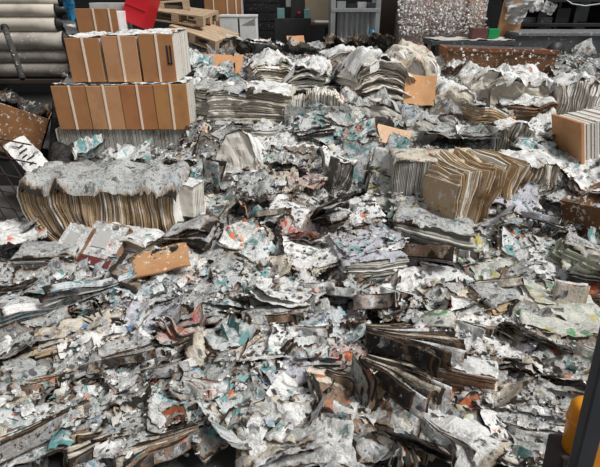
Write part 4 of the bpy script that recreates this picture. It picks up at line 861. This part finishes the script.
for u, v, w, l, yaw, m in ((62, 322, .13, .09, 30, 'tang'), (16, 344, .12, .05, 20, 'tang'), (178, 350, .20, .12, 10, 'tang'), (70, 434, .10, .09, -20, 'tang'), (178, 438, .11, .07, 10, 'tang'), (160, 390, .10, .08, 40, 'tang'), (262, 298, .16, .10, 20, 'tang'),
                           (404, 330, .10, .14, -20, 'tang'), (446, 306, .13, .09, 20, 'tang'), (244, 238, .16, .09, -24, 'tang'), (374, 276, .10, .07, 10, 'tang'), (346, 132, .22, .10, -30, 'tang'), (582, 302, .14, .08, -20, 'tang'), (542, 372, .14, .05, 30, 'tang'), (468, 428, .12, .08, 15, 'tang'),
                           (352, 336, .14, .08, -10, 'tang'), (345, 370, .16, .08, 0, 'tang'), (186, 268, .16, .1, 14, 'tang'), (508, 248, .12, .08, 40, 'tang'),
                           (16, 408, .10, .09, 10, 'aqua'), (66, 456, .16, .12, 20, 'aqua'), (184, 426, .12, .10, -10, 'aqua'), (238, 440, .05, .22, -50, 'aqua'), (326, 374, .22, .07, 6, 'aqua'), (230, 348, .08, .16, 30, 'aqua'), (254, 304, .12, .10, 10, 'aqua'), (162, 222, .14, .10, 30, 'aqua'), (182, 226, .14, .08, -20, 'aqua'),
                           (376, 254, .18, .06, 6, 'aqua'), (500, 204, .12, .12, 30, 'aqua'), (534, 198, .10, .12, 10, 'aqua'), (432, 324, .16, .06, 10, 'aqua'), (398, 330, .08, .12, -30, 'aqua'), (222, 84, .4, .14, 4, 'aqua'), (206, 76, .2, .14, 20, 'aqua'), (258, 222, .12, .1, 20, 'aqua'), (120, 302, .3, .05, 28, 'aqua'), (46, 306, .3, .06, 32, 'aqua'), (94, 326, .22, .05, 4, 'aqua'), (592, 254, .12, .14, 30, 'aqua'), (544, 164, .3, .12, -20, 'aqua'), (556, 140, .2, .14, 10, 'aqua')):
    S(u, v, w, l, yaw, m, .06, .9, 0, .3, layers=1)
for a, tl in (((362, 166, .34, .40, 28, 'ad', .16, .35, 0, .1), (34, 8)), ((392, 176, .20, .42, -34, 'teal', .18, .3, 0, .1), (38, -10)), ((386, 202, .36, .28, -10, 'green', .12, .3, 0, .1), (42, 6)), ((336, 180, .22, .32, 14, 'white', .14, .4, .2, .2), (40, 14)), ((330, 140, .50, .34, -18, 'ad', .16, .5, 0, .2), (26, 0)),
              ((228, 160, .26, .36, 10, 'grey', .14, .4, .2, .2), (44, -16)), ((270, 150, .36, .26, -14, 'white', .1, .8, 0, .3), (30, 10)), ((206, 168, .20, .34, -8, 'dark', .14, .5, .1, .2), (46, 12)), ((352, 238, .44, .24, 14, 'white', .12, .3, 0, .1), (24, 6)), ((506, 214, .42, .34, -16, 'lilac', .12, .4, 0, .15), (30, -8))):
    S(*a, tilt=tl, layers=3, bend=.03)
# narrow page fans seen edge-on all over the litter
for u, v, yaw, R, m in ((256, 226, 10, .30, ('cream', 'white', 'brown')), (440, 262, -20, .28, ('white', 'grey', 'dark')), (304, 222, 160, .24, ('cream', 'grey', 'dark')), (262, 332, 14, .26, ('brown', 'cream', 'dark')), (60, 302, 24, .40, ('grey', 'dark', 'white')),
                        (376, 300, -30, .26, ('white', 'dark', 'grey')), (126, 348, 170, .30, ('dark', 'grey', 'char')), (16, 404, 20, .26, ('brown', 'cream', 'dark')), (326, 388, -14, .24, ('brown', 'red', 'cream')), (420, 436, -36, .30, ('grey', 'white', 'dark')),
                        (384, 446, -50, .24, ('cream', 'brown', 'orange')), (496, 440, -10, .34, ('white', 'dark', 'grey')), (548, 262, -30, .34, ('green', 'dark', 'cream')), (468, 298, 18, .36, ('cream', 'brown', 'dark')), (550, 350, -40, .30, ('green', 'white', 'dark')),
                        (196, 362, 172, .26, ('red', 'grey', 'char')), (142, 390, 28, .30, ('grey', 'dark', 'white')), (222, 436, 40, .24, ('white', 'dark', 'teal')), (84, 384, 30, .42, ('char', 'dark', 'grey')), (300, 300, 12, .26, ('white', 'red', 'grey')),
                        (196, 236, -8, .28, ('white', 'dark', 'grey')), (330, 214, -30, .26, ('char', 'grey', 'dark')), (178, 396, -8, .28, ('green', 'white', 'red')), (444, 334, -22, .30, ('white', 'orange', 'dark')), (520, 226, -36, .34, ('lilac', 'char', 'white')), (286, 344, 8, .28, ('white', 'grey', 'dark'))):
    fan(None, u, v, .05, R, yaw, 7, -14, 18, (-.7, .6), m, .007, .10, (62, 0), step=.007, amp=.02, name='page_fan')
# the rest of the litter: smaller grey and white sheets between them
fill = ['grey', 'grey', 'white', 'white', 'grey', 'dark', 'cream', 'lilac', 'teal', 'orange', 'brown']
pts = []
while len(pts) < 90:
    u, v = rnd.uniform(4, 560), rnd.uniform(180, 462)
    if (u < 60 and v < 240) or (u < 200 and v < 215) or (u > 535 and v > 395): continue
    if min([9e9]+[(u-a)**2+(v-b)**2 for a, b in pts]) < 22**2: continue
    pts.append((u, v)); w = rnd.uniform(.18, .32)
    S(u, v, w, w*rnd.uniform(.4, .9), (28 if u < 300 else -28)+rnd.uniform(-30, 30), rnd.choice(fill if u > 140 or v < 300 else ['dark', 'grey', 'dark', 'grey', 'lilac', 'char']), rnd.uniform(.0, .06), rnd.uniform(.8, 2.0), rnd.choice([0, 0, .2, .4]), rnd.uniform(.25, .5), tilt=(rnd.uniform(-26, 26), rnd.uniform(-26, 26)))

# ------------------------------------------------------------------ shreds nobody could count
def shreds(name, label, n, seed, mats, smin, smax, thr):
    r = np.random.default_rng(seed); V = []; Fc = []; UVs = []; E = []; MI = []; b0 = 0
    x = r.uniform(-3.4, 3.8, n*12); y = 1.05 + (r.random(n*12)**1.5)*5.9; ok = hz(x, y) > .045; ok &= (fbm(x*1.9+seed*3, y*1.9+7, 3) + r.normal(0, .07, len(x))) > thr; ok &= np.abs(x) < .4+.75*y; ok &= ~((x < -1.6) & (y > 3.3) & (y < 5.6)); x, y = x[ok][:n], y[ok][:n]; z = np.maximum(hz(x, y), HM[((x+4.6)/HMR).astype(int), ((y-.4)/HMR).astype(int)]-.015)
    m = 4; A, Bq = np.meshgrid(np.linspace(-.5, .5, m+1), np.linspace(-.5, .5, m+1), indexing='ij'); f = grid_faces(m, m); nv = (m+1)**2
    for i in range(len(x)):
        w = r.uniform(smin, smax); l = w*r.uniform(.4, 1.6); th = r.uniform(0, 6.28); cu = r.normal()*1.2; tw = r.normal()*.8
        zz = (cu*A*A + tw*A*Bq + .35*(r.random(A.shape)-.5))*w*.8
        aa = A*w + (r.random(A.shape)-.5)*w*.18; bb = Bq*l + (r.random(A.shape)-.5)*l*.18
        tl = r.normal()*.45; X_ = aa*math.cos(tl)+zz*math.sin(tl); Z_ = -aa*math.sin(tl)+zz*math.cos(tl)
        c, s = math.cos(th), math.sin(th)
        V.append(np.stack([x[i]+X_*c-bb*s, y[i]+X_*s+bb*c, z[i]+Z_+.012+r.random()*.02], -1).reshape(-1, 3)); Fc.append(f+b0); b0 += nv
        UVs.append(np.stack([aa+i*.31, bb+i*.17], -1).reshape(-1, 2)); E.append(np.full(nv, .25)); MI.append(np.full(len(f), int(r.integers(len(mats)))))
    me = mesh(name, np.concatenate(V), np.concatenate(Fc), np.concatenate(UVs), {'edge': np.concatenate(E)})
    o = link(name, me, None)
    for k in mats: me.materials.append(PM[k])
    me.polygons.foreach_set('material_index', np.concatenate(MI).astype(np.int32)); me.update()
    return tag(o, label, 'paper shreds', kind='stuff')
shreds('paper_shreds', 'countless torn grey and white shreds of burnt newspaper', 1500, 1, ('grey', 'white', 'grey', 'grey', 'dark', 'dark', 'lilac', 'cream', 'teal', 'orange', 'white', 'char'), .02, .075, .10)
shreds('ash_flakes', 'tiny pale and black ash flakes scattered over the heap', 9000, 2, ('white', 'grey', 'white', 'dark', 'char', 'char'), .008, .024, -.06)

# straps and strings
def strand(label, pts, r, mat, name='strap'):
    P = [on(u, v)+np.array([0, 0, h]) for u, v, h in pts]; o = tube(name, [p-P[0] for p in P], r, mat, None, 6); o.location = P[0]; return tag(o, label, 'strap')
strand('pale plastic strap lying across the middle of the heap', [(238, 123, .10), (280, 127, .12), (300, 129, .12)], .008, CREAMW)
strand('brown scorched strap curving down the lower left of centre', [(236, 378, .09), (236, 400, .09), (232, 424, .09), (216, 446, .09), (206, 470, .09)], .007, CARD_D)
strand('white strap slanting below the half-moon pack', [(282, 134, .12), (268, 152, .12), (244, 174, .12), (236, 182, .1)], .006, CREAMW)
strand('thin pale string stretched in front of the printed magazines', [(356, 188, .14), (372, 187.5, .17), (392, 187, .16)], .003, CREAMW, 'string')

# ------------------------------------------------------------------ labels of the loose sheets
LM = [(110, 60, 'the tan cartons'), (105, 205, 'the huge leaning stack'), (180, 195, 'the white packet'), (225, 105, 'the pale ridged bundle'), (318, 112, 'the domed bundle'), (372, 75, 'the big bulging pack'),
      (418, 92, 'the tan square card'), (500, 60, 'the long brown crate'), (580, 140, 'the upright carton'), (432, 180, 'the flat upright-page stack'), (485, 190, 'the arched pack'), (580, 215, 'the dark open box'),
      (48, 258, 'the dark-sided block'), (105, 262, 'the label magazines'), (160, 274, 'the cardboard flap'), (240, 160, 'the half-moon pack'), (365, 175, 'the printed magazines'), (432, 232, 'the long grey stack'),
      (372, 262, 'the grey layered stack'), (438, 275, 'the dark charred pages'), (525, 302, 'the brown-edged stack'), (565, 330, 'the green-white magazine pile'), (430, 370, 'the large charred fan'), (462, 385, 'the pinkish page block'),
      (380, 320, 'the wavy red-teal fan'), (575, 420, 'the yellow cylinder'), (460, 445, 'the folded newspaper pile'), (110, 435, 'the brown striped fan'), (45, 430, 'the corner charred fan'), (75, 340, 'the beige layered bundle'),
      (195, 405, 'the red-rimmed bundle'), (250, 358, 'the flat white centre sheet'), (340, 425, 'the burnt centre fan'), (290, 222, 'the pale tented sheet')]
COLN = {'white': 'white', 'grey': 'ash-grey', 'dark': 'sooty', 'teal': 'teal-printed', 'orange': 'orange-printed', 'green': 'green-printed', 'lilac': 'pale lilac', 'cream': 'cream', 'brown': 'scorched brown', 'char': 'charred black', 'red': 'red-printed', 'tang': 'orange-red', 'ad': 'colour-printed', 'aqua': 'dark teal', 'blue': 'blue-printed'}
ORD = ['nearest', 'second nearest', 'third nearest', 'fourth nearest', 'fifth nearest', 'sixth nearest', 'seventh nearest', 'eighth nearest']
keys = {}
for T_ in THINGS:
    o, u, v, mat, area, amp, n_ = T_
    d, lm = min(((u-a)**2+(v-b)**2, i) for i, (a, b, _) in enumerate(LM)); a, b, nm = LM[lm]
    rel = ('right of' if u > a else 'left of') if abs(u-a) > abs(v-b) else ('in front of' if v > b else 'behind')
    if n_ < 0: keys.setdefault(('fanned', '', COLN[mat], rel, nm, 'pages seen edge-on'), []).append((d, o)); continue
    st = 'flat' if amp < .65 else ('creased' if amp < 1.15 else 'crumpled'); sz = 'large' if area > .11 else ('small' if area < .05 else '')
    keys.setdefault((st, sz, COLN[mat], rel, nm, 'folded newspaper' if n_ > 1 else 'newspaper sheet'), []).append((d, o))
for (st, sz, cn, rel, nm, kn), L_ in keys.items():
    L_.sort(key=lambda t: t[0])
    for i, (d, o) in enumerate(L_):
        base = ' '.join(x for x in (sz, st, cn, kn) if x)
        o['label'] = '%s %s %s' % (base, rel, nm) if len(L_) == 1 else '%s %s %s, %s' % (base, rel, nm, ORD[min(i, 7)])
        o['group'] = 'loose burnt newspaper sheets on the heap'
